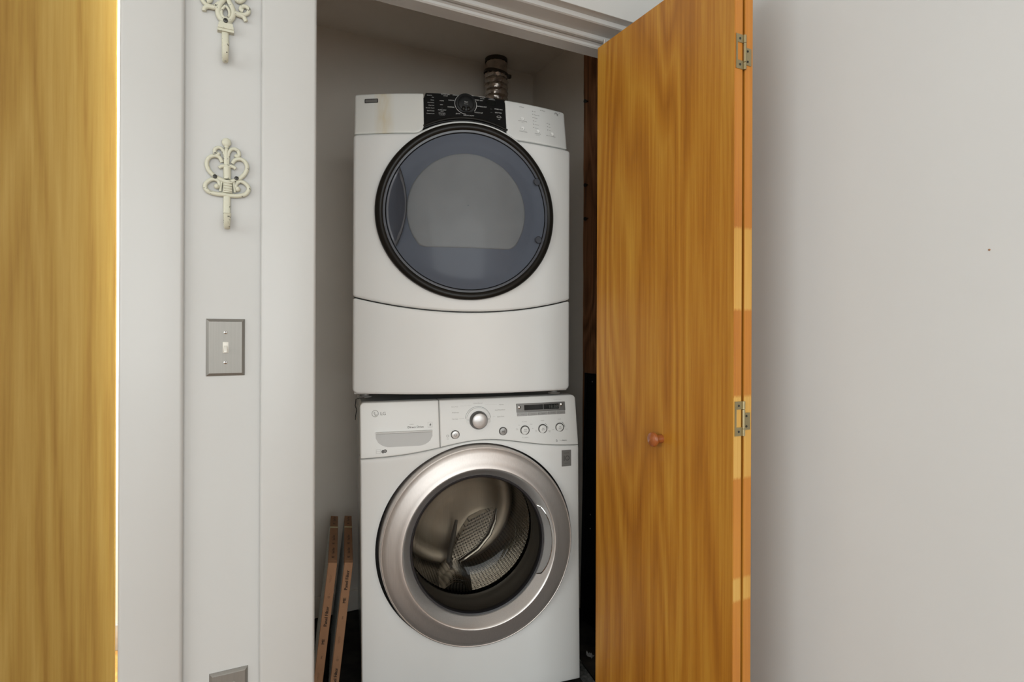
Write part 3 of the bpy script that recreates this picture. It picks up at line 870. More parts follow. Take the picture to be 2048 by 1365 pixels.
# grip pocket on the right of the ring
rows = []
for i in range(25):
    a = R(-30 + 60 * i / 24)
    wdt = math.sin(PI * i / 24) ** 0.35 if 0 < i < 24 else 0.0
    r0, r1 = 0.2275, 0.2275 + 0.0185 * max(wdt, 0.02)
    row = []
    for q in (0, 0.15, 0.4, 0.7, 0.9, 1.0):
        r = r0 + (r1 - r0) * q
        ysurf = -0.0485 - (r - 0.2258) * 1.38
        row.append((WX + 0.985 * r * math.cos(a), ysurf - 0.0012, WZ + 1.006 * r * math.sin(a)))
    rows.append(row)
tag(MB().grid(rows).build('door_grip', 'grip_grey', wd), 'grey grip pocket on the right of the ring')
m = MB()
edge = [Vector(r[-1]) + Vector((0, -0.0008, 0)) for r in rows]
m.tube(edge, 0.0019, 6)
m.build('grip_rim', 'chrome', wd)
# gasket, drum
MB().lathe([(0.235, -0.030), (0.238, 0.0), (0.234, 0.020), (0.226, 0.040), (0.221, 0.050), (0.221, 0.085), (0.228, 0.098), (0.232, 0.108)], WX, WZ + 0.004, 80).build('door_gasket', 'gasket', washer)
dm = MB().lathe([(0.222, 0.110), (0.226, 0.114), (0.242, 0.128), (0.246, 0.140)] + [(0.246, 0.15 + 0.03 * k) for k in range(10)], WX, WZ + 0.006, 96).build('drum', 'perf', washer, angle=60)
uvl = dm.data.uv_layers.new(name='UVMap')
for p in dm.data.polygons:
    an = []
    for li in p.loop_indices:
        c = dm.data.vertices[dm.data.loops[li].vertex_index].co
        an.append([math.atan2(c.z - WZ, c.x - WX), c.y])
    if max(a[0] for a in an) - min(a[0] for a in an) > PI:
        for a in an:
            if a[0] < 0: a[0] += 2 * PI
    for li, a in zip(p.loop_indices, an):
        uvl.data[li].uv = (a[0] * 0.246 / 0.0125, a[1] / 0.0125)
bk = [(0.246, 0.42), (0.240, 0.432), (0.20, 0.436), (0.185, 0.433), (0.16, 0.430), (0.12, 0.431), (0.10, 0.434), (0.05, 0.435), (0.0003, 0.434)]
MB().lathe(bk, WX, WZ + 0.006, 96).build('drum_back', 'drum_back', washer, angle=60)

# perforated lifter plate and its polished rim, seen diagonally through the glass
sail = [(-0.0066, 0.2766), (0.0018, 0.3370), (0.0364, 0.4008), (0.0733, 0.4488), (0.1207, 0.4701), (0.1728, 0.4790), (0.1599, 0.4198), (0.1262, 0.3651), (0.0683, 0.3176)]
lp_ = MB().prism(sail, 0.392, 0.430).build('lifter_plate', 'perf', washer, smooth=False)
ul = lp_.data.uv_layers.new(name='UVMap')
for li in range(len(lp_.data.loops)):
    c = lp_.data.vertices[lp_.data.loops[li].vertex_index].co
    ul.data[li].uv = (c.x / 0.0125 + c.z / 0.03, c.z / 0.0125 - c.x / 0.03)
MB().tube([(v.x, 0.386, v.y) for v in [Vector(q) for q in ((0.1771, 0.4867), (0.1705, 0.4388), (0.1471, 0.3849), (0.0991, 0.3320), (0.0377, 0.2953), (-0.0126, 0.2734))]], [0.004, 0.008, 0.010, 0.010, 0.009, 0.005], 10, 1.2).build('lifter_rim', 'chrome', washer)
MB().tube([(v.x, 0.380, v.y) for v in [Vector(q) for q in ((0.0126, 0.4547), (0.0002, 0.3966), (-0.0122, 0.3386), (-0.0226, 0.2765))]], [0.006, 0.010, 0.011, 0.009], 10, 1.2).build('lifter_rim', 'gasket', washer)
for k, a in enumerate((R(-95), R(58), R(178))):
    m = MB()
    rows = []
    for j in range(15):
        y = 0.145 + 0.27 * j / 14
        tw = a + 0.16 * (j / 14 - 0.5)
        hgt = 0.055 * (0.55 + 0.45 * math.sin(PI * min(1, (j + 1) / 9)))
        row = []
        for q, hh in ((-0.20, 0.0), (-0.155, 0.25), (-0.10, 0.72), (-0.05, 0.97), (0, 1.0), (0.05, 0.97), (0.10, 0.72), (0.155, 0.25), (0.20, 0.0)):
            r = 0.2455 - hgt * hh
            row.append((WX + r * math.cos(tw + q * 1.25), y, WZ + 0.006 + r * math.sin(tw + q * 1.25)))
        rows.append(row)
    m.grid(rows).add(rows[0], [tuple(range(9))]).add(rows[-1], [tuple(range(8, -1, -1))])
    bf = m.build('drum_paddle', 'perf', washer, angle=50)
    ul = bf.data.uv_layers.new(name='UVMap')
    for li in range(len(bf.data.loops)):
        c = bf.data.vertices[bf.data.loops[li].vertex_index].co
        an = (math.atan2(c.z - WZ, c.x - WX) - a + PI) % (2 * PI)
        ul.data[li].uv = (an * 0.22 / 0.011, c.y / 0.011)

# ------------------------------------------------------------------ dryer
BASE = 0.9875
def dyb(u, z):
    return -.075 * (1 - (2 * u / .711) ** 2)
def dyc(u, z):
    return dyb(u, z) + (.01 + .03 * (z - 1.82) / .125 if z > 1.82 else 0.01)
dryer = thing('tumble_dryer', 'white dryer with dark round door and black control panel, on top of the washer', 'dryer', (0.7445, 0.467, BASE), (0, 0, R(-14.33)))
def dpart(mb, name, mat, parent=None, **kw):
    o = mb.build(name, mat, parent or dryer, **kw)
    if parent is None:
        o.location.z = -BASE
    return o
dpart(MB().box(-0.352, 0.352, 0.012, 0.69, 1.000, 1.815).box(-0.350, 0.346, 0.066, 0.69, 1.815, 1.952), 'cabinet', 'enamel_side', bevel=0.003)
for x in (-0.318, 0.318):
    for y in (0.05, 0.62):
        dpart(MB().vlathe([(0.001, 0.9875), (0.020, 0.9875), (0.021, 0.990), (0.012, 0.993), (0.010, 1.001)], x, y, 20), 'foot', 'button_grey')
def arch(u, k, ru, floor_):
    q = 1 - (u / ru) ** 2
    return max(floor_, 1.576 + k * math.sqrt(q)) if q > 0 else floor_
gap = lambda u: 1.3080 - 0.0465 * max(0, 1 - (u / 0.357) ** 2)
body = dpart(slab(-0.3565, 0.3585, lambda u: gap(u) + 0.0018, lambda u: arch(u, 0.2885, 0.3010, 1.8185), dyb, 0.02, 0.009, nu=64, nz=16, rc4=(0.008, 0.008, 0.012, 0.012)), 'front_panel', 'enamel', angle=60)
dpart(slab(-0.3565, 0.3585, lambda u: 1.0030, lambda u: gap(u) - 0.0018, dyb, 0.02, 0.009, nu=64, nz=10, rc4=(0.018, 0.018, 0.010, 0.010)), 'lower_panel', 'enamel', angle=60)
dpart(MB().grid([[(u, dyb(u, 0) + 0.012, gap(u) + dz) for dz in (-0.012, 0.012)] for u in [-0.352 + 0.704 * k / 40 for k in range(41)]]), 'seam', 'seam')
cl = dpart(slab(-0.3540, -0.1395, lambda u: 1.8212, lambda u: 1.9590, lambda u, z: dyc(u, z) - 0.003, 0.06, 0.006, nu=30, rc4=(0.004, 0.030, 0.008, 0.004)), 'console_left', 'enamel_stained', angle=60)
cr = dpart(slab(0.1240, 0.3480, lambda u: 1.8235, lambda u: 1.9605, lambda u, z: dyc(u, z) - 0.003, 0.06, 0.006, nu=30, rc4=(0.022, 0.004, 0.004, 0.010)), 'console_right', 'panel_white', angle=60)
cm = dpart(slab(-0.1550, 0.1430, lambda u: arch(u, 0.2945, 0.3073, 1.8250), lambda u: 1.9625 if -0.137 < u < 0.1225 else 1.945, lambda u, z: dyc(u, z), 0.06, 0.004, nu=48, rc=0.004), 'control_panel', 'console_black', angle=60)
# raised black lip following the door arch
m = MB()
m.tube([(u, dyc(u, 1.86) - 0.002, arch(u, 0.3010, 0.3140, 1.80) + 0.002) for u in [-0.147 + 0.275 * k / 30 for k in range(31)]], 0.0040, 8, 0.9)
dpart(m, 'console_lip', 'gloss_black', cm)
# brand plate
q0, q1 = (-0.3218, 1.9268), (-0.2822, 1.9388)
m = MB().prism([(q0[0], q0[1] - 0.0), (q1[0], q0[1] + 0.0005), (q1[0], q1[1]), (q0[0], q1[1])], -0.0042, 0.0, dyc)
dpart(m, 'nameplate', 'badge', cl, smooth=False)
m = MB()
for a in ((q0[0], q0[1], q1[0], q0[1]), (q0[0], q1[1], q1[0], q1[1]), (q0[0], q0[1], q0[0], q1[1]), (q1[0], q0[1], q1[0], q1[1])):
    dash(m, *a, 0.002, dyc, lift=0.0050)
dpart(m, 'nameplate_edge', 'console_black', cl, smooth=False)
# dryer dial
kx, kz_ = (-0.0070, 1.9298)
yk = dyc(kx, kz_)
dk = tag(dpart(MB().lathe([(0.0330, yk), (0.0330, yk - 0.004), (0.0315, yk - 0.006), (0.0255, yk - 0.0065), (0.0245, yk - 0.009), (0.0225, yk - 0.0100), (0.0150, yk - 0.0104), (0.0003, yk - 0.0106)], kx, kz_, 48), 'dial', 'console_black', cm), 'round black cycle dial')
for s_ in (-1, 1):
    dpart(MB().ball((kx + s_ * 0.008, yk - 0.0085, kz_ - 0.0170), 0.0070, 0.004, 0.0080), 'dial_grip', 'gloss_black', cm)
pm = MB()
ring_mark(pm, kx, kz_, 0.0352, 0.0011, dyc, R(98), R(268), n=40)
ring_mark(pm, kx, kz_, 0.0352, 0.0013, dyc, R(-38), R(33), n=24)
put_text(pm, 'Start', kx, kz_ + 0.003, 0.0040, lambda u, z: yk - 0.0110)
put_text(pm, 'push to start', kx, kz_ - 0.0035, 0.0018, lambda u, z: yk - 0.0110)
for (x, z), t1, c in (((-0.0705, 1.9593), 'AUTO DRY', .0040), ((-0.0706, 1.9536), 'CYCLES', .0028), ((-0.0362, 1.9588), 'DELICATE', .0037), ((-0.0012, 1.9620), 'ULTRA DELICATE', .0037), ((-0.0524, 1.9394), 'CASUAL', .0037), ((-0.0542, 1.9154), 'NORMAL', .0037),
                      ((-0.0326, 1.8943), 'JEANS', .0038), ((0.0019, 1.8906), 'HEAVY DUTY', .0040), ((0.0480, 1.9611), 'MANUAL', .0037), ((0.0478, 1.9553), 'CYCLES', .0028), ((0.0366, 1.9477), 'TIMED DRY', .0037), ((0.0457, 1.9261), 'EXPRESS DRY', .0038),
                      ((0.0338, 1.9036), 'TOUCH UP', .0038), ((0.0794, 1.9600), 'ESTIMATED', .0019), ((0.0792, 1.9558), 'TIME REMAINING', .0021), ((0.1013, 1.9238), 'MORE TIME', .0037), ((0.1000, 1.9114), 'LESS TIME', .0037),
                      ((-0.0831, 1.9359), 'MORE', .0034), ((-0.0845, 1.9222), 'LESS', .0032), ((-0.0828, 1.9036), 'AUTO DRY', .0037), ((-0.0829, 1.8990), 'LEVEL', .0026), ((-0.0831, 1.8934), 'More or less for', .0022), ((-0.0831, 1.8899), 'optimum dryness', .0022), ((-0.0827, 1.8863), 'on Auto Dry', .0022),
                      ((0.1017, 1.8952), 'HOLD', .0036), ((0.1014, 1.8882), 'OFF', .0030)):
    put_text(pm, t1, x, z, c, dyc)
for (x, z), t1, c in (((-0.1138, 1.9533), 'SENSING', .0028), ((-0.1077, 1.9464), 'Wet', .0026), ((-0.1076, 1.9371), 'Damp', .0030), ((-0.1076, 1.9279), 'Cool Down', .0030), ((-0.1075, 1.9185), 'Clean Lint', .0030), ((-0.1072, 1.9090), 'Wrinkle Guard', .0030), ((-0.1072, 1.8994), 'End of Cycle', .0031), ((-0.1071, 1.8900), 'Control Lock', .0031)):
    put_text(pm, t1, x, z, c, dyc, 'r')
x, z = (0.1016, 1.8926)
ring_mark(pm, x, z, 0.0085, 0.0006, dyc, R(20), R(160), n=16)
tag(dpart(pm, 'white_print', 'ink_white', cm, smooth=False), kind='stuff')
pm = MB()
for x, z in ((0.0762, 1.9217), (0.0764, 1.9092), (-0.0832, 1.9097)):
    dash(pm, x - 0.003, z, x + 0.003, z, 0.0012, dyc)
tag(dpart(pm, 'grey_print', 'knob_grey', cm, smooth=False), kind='stuff')
x, z = (0.0772, 1.9432)
m = MB().prism([(x + 0.0165 * math.cos(2 * PI * k / 28), z + 0.0085 * (abs(math.sin(2 * PI * k / 28)) ** 0.7) * (1 if k < 14 else -1)) for k in range(28)], -0.0012, 0.002, dyc)
dpart(m, 'clock_window', 'lcd', cm, smooth=False)
# right console print and buttons
dyr = lambda u, z: dyc(u, z) - 0.003
pm = MB()
for (x, z), t1, c, al in (((0.1823, 1.9442), 'OPTIONS', .0028, 'c'), ((0.2600, 1.9464), 'SETTINGS', .0032, 'c'), ((0.2261, 1.9366), 'High', .0026, 'l'), ((0.2267, 1.9249), 'Medium High', .0026, 'l'), ((0.2268, 1.9135), 'Medium', .0026, 'l'), ((0.2271, 1.9015), 'Low', .0026, 'l'), ((0.2271, 1.8896), 'Extra Low', .0026, 'l'), ((0.2277, 1.8772), 'Air Dry', .0026, 'l'),
                          ((0.2795, 1.9022), 'High', .0026, 'l'), ((0.2800, 1.8902), 'Low', .0026, 'l'), ((0.2806, 1.8788), 'Off', .0026, 'l'), ((0.1833, 1.8935), 'DAMP DRY SIGNAL', .0026, 'c'), ((0.1843, 1.8885), 'select or off', .0016, 'c'), ((0.1832, 1.8563), 'WRINKLE GUARD', .0025, 'c'),
                          ((0.2359, 1.8576), 'TEMPERATURE', .0024, 'c'), ((0.2356, 1.8522), 'press to change', .0016, 'c'), ((0.2862, 1.8582), 'END OF CYCLE SIGNAL', .0024, 'c')):
    put_text(pm, t1, x, z, c, dyr, al)
for x, z in [(0.2215, 1.9370), (0.2219, 1.9256), (0.2219, 1.9139), (0.2222, 1.9019), (0.2223, 1.8900), (0.2223, 1.8778), (0.2747, 1.9031), (0.2750, 1.8910), (0.2752, 1.8790)]:
    disc(pm, x, z, 0.0013, dyr, n=10)
x, z = (0.3105, 1.9478)
put_text(pm, 'H', x, z, 0.0085, dyr, slant=0.3, bold=0.0002)
put_text(pm, 'E', x + 0.0075, z - 0.0035, 0.0085, dyr, slant=0.3, bold=0.0002)
put_text(pm, '3', x + 0.0145, z + 0.0035, 0.0040, dyr, slant=0.3)
for x, z in ((0.1819, 1.9012), (0.1818, 1.8670), (0.2367, 1.8657), (0.2902, 1.8660)):
    ring_mark(pm, x, z, 0.0068, 0.0006, dyr, R(-70), R(30), n=12)
    ring_mark(pm, x, z, 0.0068, 0.0004, dyr, R(160), R(200), n=6)
for x, z in ((0.1820, 1.9025), (0.1818, 1.8676)):
    disc(pm, x, z, 0.0011, dyr, n=8)
tag(dpart(pm, 'dark_print', 'ink', cr, smooth=False), kind='stuff')
for x, z in ((0.1819, 1.9012), (0.1818, 1.8670), (0.2367, 1.8657), (0.2902, 1.8660)):
    y = dyr(x, z)
    dpart(MB().lathe([(0.0064, y + 0.001), (0.0062, y - 0.0006), (0.004, y - 0.0002), (0.0002, y)], x, z, 24), 'button', 'panel_white', cr)
# round door
DX, DZ, SX = -0.0015, 1.576, 1.043
dd = tag(dpart(MB().lathe([(0.2770, 0.012), (0.2770, -0.012), (0.2752, -0.0170), (0.2700, -0.0200), (0.2635, -0.0205), (0.2570, -0.0185), (0.2535, -0.0135)], DX, DZ, 128, SX, 1, dyb), 'door_rim', 'gloss_black', angle=60), 'round black dryer door rim')
dpart(MB().lathe([(0.2538, -0.0150), (0.2515, -0.0148), (0.2475, -0.0140), (0.2462, -0.0120)], DX, DZ, 128, SX, 1, dyb), 'inner_rim', 'rim_grey', dd)
dpart(MB().lathe([(0.2465, -0.0130), (0.2455, -0.0105), (0.2440, -0.0125)], DX, DZ, 128, SX, 1, dyb), 'seam', 'seam', dd)
dpart(MB().lathe([(0.2442, -0.0125), (0.232, -0.0165), (0.21, -0.0205), (0.17, -0.0245), (0.12, -0.0275), (0.06, -0.0290), (0.0003, -0.0295)], DX, DZ, 96, SX, 1, dyb), 'door_lens', 'lens', dd, angle=80, face_front=True)
dpart(MB().lathe([(0.2445, -0.0115), (0.238, -0.0100), (0.226, -0.0060), (0.212, -0.0030), (0.204, -0.0022), (0.17, -0.002), (0.135, -0.0020), (0.10, -0.0020), (0.066, -0.002), (0.033, -0.002), (0.0003, -0.0020)], DX, DZ, 96, SX, 1, dyb), 'door_liner', 'liner', dd, angle=50)
pts = []
chz = -0.116
a0 = math.asin(chz / 0.181)
for k in range(49):
    a = a0 + (PI - 2 * a0) * k / 48
    pts.append((DX - 0.003 + 0.190 * math.cos(a), DZ + 0.003 + 0.181 * math.sin(a)))
# soften the two lower corners
def soften(p, n=6):
    out = []
    L = len(p)
    for i, c in enumerate(p):
        a, b = Vector(p[i - 1]), Vector(p[(i + 1) % L])
        c = Vector(c)
        if (a - c).normalized().dot((b - c).normalized()) > -0.8:
            ra = c + (a - c).normalized() * min(0.022, (a - c).length * 0.9)
            rb = c + (b - c).normalized() * 0.022
            for k in range(n + 1):
                t = k / n
                out.append(tuple(ra * (1 - t) ** 2 + c * 2 * t * (1 - t) + rb * t * t))
        else:
            out.append(tuple(c))
    return out
pts = soften(pts)
last, first = pts[-1], pts[0]
pts += [(last[0] + (first[0] - last[0]) * k / 20, last[1] + (first[1] - last[1]) * k / 20) for k in range(1, 20)]
cen = (DX - 0.003, DZ + 0.02)
rows = [[(cen[0] + (p[0] - cen[0]) * q, dyb(cen[0] + (p[0] - cen[0]) * q, 0) + yy, cen[1] + (p[1] - cen[1]) * q) for p in pts] for q, yy in ((1.0, -0.0022), (0.990, -0.0052), (0.975, -0.0060), (0.93, -0.0056), (0.75, -0.0060), (0.5, -0.0066), (0.25, -0.0070), (0.01, -0.0072))]
tag(dpart(MB().grid(rows, True), 'window_pane', 'window_grey', dd, angle=60), 'lighter grey inner window of the door')
# grip: a pointed lens at the left of the door
lp = []
h1, h3, h2 = (-0.2244, 1.7109), (-0.1951, 1.5816), (-0.2266, 1.4618)
aa1 = math.atan2(h1[1] - DZ, (h1[0] - DX) / SX)
aa2 = math.atan2(h2[1] - DZ, (h2[0] - DX) / SX) % (2 * PI)
for k in range(21):
    a = aa1 + (aa2 - aa1) * k / 20
    lp.append((DX + SX * 0.2425 * math.cos(a), DZ + 0.2425 * math.sin(a)))
s0, s1 = Vector(lp[-1]), Vector(lp[0])
mid = Vector(h3) * 2 - (s0 + s1) / 2
rp = [tuple(s0 * (1 - t) ** 2 + mid * 2 * t * (1 - t) + s1 * t * t) for t in [k / 20 for k in range(21)]]
rows = []
for k in range(21):
    a, b = Vector(lp[k]), Vector(rp[20 - k])
    rows.append([((a + (b - a) * q).x, dyb((a + (b - a) * q).x, 0) - 0.0150 - 0.0085 * q + 0.004 * math.sin(PI * q) * (1 if 0 < k < 20 else 0), (a + (b - a) * q).y) for q in (0, 0.2, 0.4, 0.6, 0.8, 1.0)])
dg = tag(dpart(MB().grid(rows), 'door_grip', 'handle_grey', dd), 'pointed grey grip plate at the left of the door')
m = MB().tube([(x, dyb(x, z) - 0.0236, z) for x, z in rp], 0.0010, 6)
dpart(m, 'grip_edge', 'seam', dd)
for t in ((0.2235, 1.6876), (0.2298, 1.4994)):
    m = MB()
    ring_mark(m, t[0], t[1], 0.0110, 0.0012, lambda u, z: dyb(u, z) - 0.0195, lift=0.0012, n=24)
    dpart(m, 'plug_ring', 'seam', dd, smooth=False)
    m = MB()
    disc(m, t[0], t[1], 0.0104, lambda u, z: dyb(u, z) - 0.0195, lift=0.0006, n=24)
    dpart(m, 'plug', 'rim_grey', dd, smooth=False)

# ------------------------------------------------------------------ vent duct
duct = thing('vent_duct', 'crinkled silver foil vent duct rising behind the dryer to the ceiling', 'duct', (1.196, 1.186, 1.55))
prof = []
z = 0.0
k = 0
while z < 0.855:
    prof += [(0.0505, z), (0.0545, z + 0.007), (0.0565, z + 0.013), (0.0540, z + 0.020)]
    z += 0.027
rows = []
for r, zz in prof:
    rows.append([((r + random.uniform(-0.002, 0.002)) * math.cos(2 * PI * i / 40), (r + random.uniform(-0.002, 0.002)) * math.sin(2 * PI * i / 40), zz + random.uniform(-0.0015, 0.0015)) for i in range(40)])
MB().grid(rows, True).build('foil_hose', 'foil', duct, angle=20)
rows = [[((r + random.uniform(-0.0015, 0.0015)) * math.cos(2 * PI * i / 32), (r + random.uniform(-0.0015, 0.0015)) * math.sin(2 * PI * i / 32), zz) for i in range(32)] for r, zz in ((0.0535, 0.845), (0.052, 0.87), (0.051, 0.90), (0.0515, 0.9315))]
MB().grid(rows, True).build('collar', 'foil', duct, angle=20)
cbm = MB().vlathe([(0.0555, -0.007), (0.0590, -0.006), (0.0590, 0.006), (0.0555, 0.007)], 0, 0, 40).build('hose_clamp', 'clamp', duct)
cbm.location = (0, 0, 0.862)
cbm.rotation_euler = (R(7), R(9), 0)
MB().box(0.050, 0.066, -0.030, -0.014, 0.846, 0.862).build('clamp_screw', 'clamp', duct, bevel=0.002)
rows = [[(r * math.cos(2 * PI * i / 32), r * math.sin(2 * PI * i / 32), zz) for i in range(32)] for r, zz in ((0.0530, 0.912), (0.0530, 0.9315))]
MB().grid(rows, True).build('ceiling_sleeve', 'clamp', duct)

# ------------------------------------------------------------------ furnace filters
def panel_filter(x, y, lean, yaw, H, L, T, label):
    f = thing('panel_filter', label, 'air filter', (x, y, 0.0), (0, R(lean), R(-yaw)), 'air filters beside the washer')
    w_ = 0.020
    for nm, b in (('front_strip', (-T / 2, T / 2, 0, w_, 0, H)), ('back_strip', (-T / 2, T / 2, L - w_, L, 0, H)), ('top_strip', (-T / 2, T / 2, w_, L - w_, H - w_, H)), ('bottom_strip', (-T / 2, T / 2, w_, L - w_, 0, w_))):
        MB().box(*b).build(nm, 'card', f, bevel=0.0015, seg=1)
    n = 40
    rows = []
    for i in range(n + 1):
        yy = w_ + (L - 2 * w_) * i / n
        xx = (-T * 0.56 if i % 2 else -T * 0.40)
        rows.append([(xx, yy, w_ * 0.9), (xx, yy, H - w_ * 0.9)])
    MB().grid(rows).build('filter_media', 'media', f, smooth=False)
    MB().box(-T / 2 - 0.0006, T / 2 + 0.0006, L * 0.70, L * 0.70 + 0.016, H - 0.02, H + 0.0008).build('tape', 'tape', f, smooth=False)
    pm, ps = MB(), MB()
    m = MB()
    def up(mb, t1, z, cap, dx=0.0, bold=0.0):
        tmpb = MB()
        put_text(tmpb, t1, 0, 0, cap, lambda a, b: 0.0, bold=bold)
        mb.add([(-p[2] + dx, -0.0006, p[0] + z) for p in tmpb.v], tmpb.f)
    def top(mb, t1, yy, cap, dx=0.0, bold=0.0):
        tmpb = MB()
        put_text(tmpb, t1, 0, 0, cap, lambda a, b: 0.0, bold=bold)
        mb.add([(-p[2] + dx, p[0] + yy, H + 0.0006) for p in tmpb.v], tmpb.f)
    z = H - 0.125 if 'left' in label else H - 0.055
    while z > 0.02:
        up(pm, 'Panel Filter', z - 0.045 if 'left' in label else z, 0.0098, bold=0.0007)
        up(pm, 'ME', z - 0.125 if 'left' in label else z - 0.065, 0.0090, bold=0.0012)
        up(ps, 'oo', z - 0.175 if 'left' in label else z - 0.12, 0.0065, bold=0.0002)
        up(ps, 'Disposable air filter\nmade with care', z - 0.235 if 'left' in label else z - 0.19, 0.0022, dx=-0.003)
        up(ps, '@ ~', z - 0.29 if 'left' in label else z - 0.25, 0.0060)
        z -= 0.31
    up(ps, 'Disposable air filter\nmade with care', H - 0.050, 0.0022, dx=-0.003) if 'left' in label else None
    up(ps, '@ ~', H - 0.105, 0.0060) if 'left' in label else None
    for yy in (0.07, 0.20, 0.42):
        top(ps, 'Panel Filter', yy + 0.04, 0.0085, bold=0.0004)
        top(ps, 'ME', yy - 0.02, 0.0085, bold=0.0008)
    tag(pm.build('dark_print', 'ink_card', f, smooth=False), kind='stuff')
    tag(ps.build('small_print', 'ink_card_soft', f, smooth=False), kind='stuff')
    return f
M['ink_card'] = plain('black_card_ink', (0.035, 0.022, 0.015), 0.8)
M['ink_card_soft'] = plain('faded_card_ink', (0.11, 0.06, 0.035), 0.8)
panel_filter(0.302, 0.634, 6.6, 11.0, 0.459, 0.50, 0.028, 'cardboard framed panel filter, left one of two leaning by the washer')
panel_filter(0.349, 0.610, 6.4, 11.4, 0.460, 0.50, 0.027, 'cardboard framed panel filter, right one nearest the washer side')

# ------------------------------------------------------------------ drain pan, loose bits on the closet floor
dp = thing('floor_sheet', 'speckled grey metal strip on the closet floor right of the washer', 'sheet', (wl.x, wl.y, 0.0), (0, 0, WA))
MB().box(0.372, 0.408, -0.25, 0.70, -0.0048, 0.0030).build('sheet', 'galv', dp, smooth=False)
MB().box(0.4055, 0.409, -0.25, 0.70, -0.0048, 0.0060).build('folded_edge', 'chrome', dp, smooth=False)
px_, py_ = (1.2507, 0.4773)
sc = MB()
rows = [[(px_ + 0.016 * (i / 5 - 0.5) + random.uniform(-.004, .004), py_ + 0.03 * (j / 5 - 0.5) + random.uniform(-.004, .004), 0.003 + random.uniform(0.0, 0.018)) for i in range(6)] for j in range(6)]
tag(sc.grid(rows).build('plastic_scrap', 'scrap', None, smooth=False), 'crumpled clear plastic scrap on the floor right of the washer', 'scrap')

# thin dark wire hanging at the washer's left side
a = [(0.5094, 0.9937), (0.5442, 0.9870), (0.5475, 0.9757), (0.5545, 0.9655), (0.5331, 0.9555), (0.5468, 0.9350), (0.5516, 0.9219)]
wp = [(0.408, y, z) for y, z in a]
wp = [(wp[0][0] + 0.02, wp[0][1] + 0.01, wp[0][2])] + wp
tag(MB().tube(wp, 0.0013, 6).build('loose_wire', 'seam', None), 'thin dark wire hanging at the upper left of the washer', 'wire')

# ------------------------------------------------------------------ wall plates
def wall_plate(name, label, cx, cz, toggle):
    p = thing(name, label, 'switch' if toggle else 'outlet', (cx, 0, cz))
    W2, H2 = 0.0352, 0.0572
    rows = []
    for ins, y in ((0.0, 0.0), (0.0, -0.0012), (0.0045, -0.0052), (0.0056, -0.0058)):
        rows.append([(sx * (W2 - ins), y, sz * (H2 - ins)) for sx, sz in ((-1, -1), (1, -1), (1, 1), (-1, 1))])
    m = MB().grid(rows, True)
    m.add(rows[-1], [(0, 1, 2, 3)])
    m.build('plate', 'nickel', p, angle=25)
    scr = ((0, 0.0301), (0, -0.0301)) if toggle else ((0, 0.0),)
    for x, z in scr:
        MB().lathe([(0.0036, -0.0055), (0.0034, -0.0070), (0.0022, -0.0078), (0.0003, -0.0080)], x, z, 18).build('screw', 'chrome', p)
        MB().box(x - 0.0005, x + 0.0005, -0.0083, -0.0078, z - 0.0026, z + 0.0026).build('screw_slot', 'seam', p, smooth=False)
    if toggle:
        MB().box(-0.0053, 0.0053, -0.0066, -0.004, -0.0110, 0.0110).build('toggle_bezel', 'ivory', p, bevel=0.0006)
        m = MB().add([(-0.0036, -0.0066, -0.0090), (0.0030, -0.0066, -0.0090), (0.0030, -0.0066, 0.0040), (-0.0036, -0.0066, 0.0040), (-0.0032, -0.0165, -0.0100), (0.0026, -0.0165, -0.0100), (0.0026, -0.0155, -0.0050), (-0.0032, -0.0155, -0.0050)],
                     [(0, 1, 2, 3), (4, 5, 6, 7), (0, 1, 5, 4), (1, 2, 6, 5), (2, 3, 7, 6), (3, 0, 4, 7)])
        m.build('toggle', 'ivory', p, bevel=0.0006)
    else:
        for z in (0.0195, -0.0195):
            m = MB().prism([(0.0172 * math.cos(2 * PI * k / 32), z + max(-0.0135, min(0.0135, 0.0172 * math.sin(2 * PI * k / 32)))) for k in range(32)], -0.0072, -0.005)
            rc = m.build('receptacle', 'ivory', p, smooth=False)
            m = MB()
            m.box(-0.0075, -0.0055, -0.0074, -0.0070, z - 0.002, z + 0.0065).box(0.0055, 0.0075, -0.0074, -0.0070, z - 0.001, z + 0.0055)
            m.build('slot', 'seam', rc, smooth=False)
    return p
cxz = [((-0.0067, 1.2229)), ((0.0640, 1.1100))]
wall_plate('light_switch', 'brushed metal toggle switch plate on the white wall', (cxz[0][0] + cxz[1][0]) / 2, (cxz[0][1] + cxz[1][1]) / 2, True)
o0, o1 = (0.0011, 0.5148), (0.0718, 0.5150)
wall_plate('wall_outlet', 'brushed metal outlet plate low on the wall below the switch', (o0[0] + o1[0]) / 2, (o0[1] + o1[1]) / 2 - 0.0572, False)

# ------------------------------------------------------------------ coat hooks of cast metal
def smoothpath(p, n=6):
    out = []
    for i in range(len(p) - 1):
        p0, p1, p2, p3 = (Vector(p[max(i - 1, 0)]), Vector(p[i]), Vector(p[i + 1]), Vector(p[min(i + 2, len(p) - 1)]))
        for k in range(n):
            t = k / n
            out.append(0.5 * ((2 * p1) + (-p0 + p2) * t + (2 * p0 - 5 * p1 + 4 * p2 - p3) * t * t + (-p0 + 3 * p1 - 3 * p2 + p3) * t ** 3))
    out.append(Vector(p[-1]))
    return out
def hook_screw(x, z, parent, r=0.0042):
    h = MB().lathe([(r, -0.0085), (r * 0.95, -0.0105), (r * 0.6, -0.0112), (0.0002, -0.0112)], x, z, 18).build('screw', 'screw', parent)
    MB().box(x - r * 0.6, x + r * 0.6, -0.0116, -0.0112, z - r * 0.12, z + r * 0.12).box(x - r * 0.12, x + r * 0.12, -0.0116, -0.0112, z - r * 0.6, z + r * 0.6).build('screw_cross', 'seam', h, smooth=False)

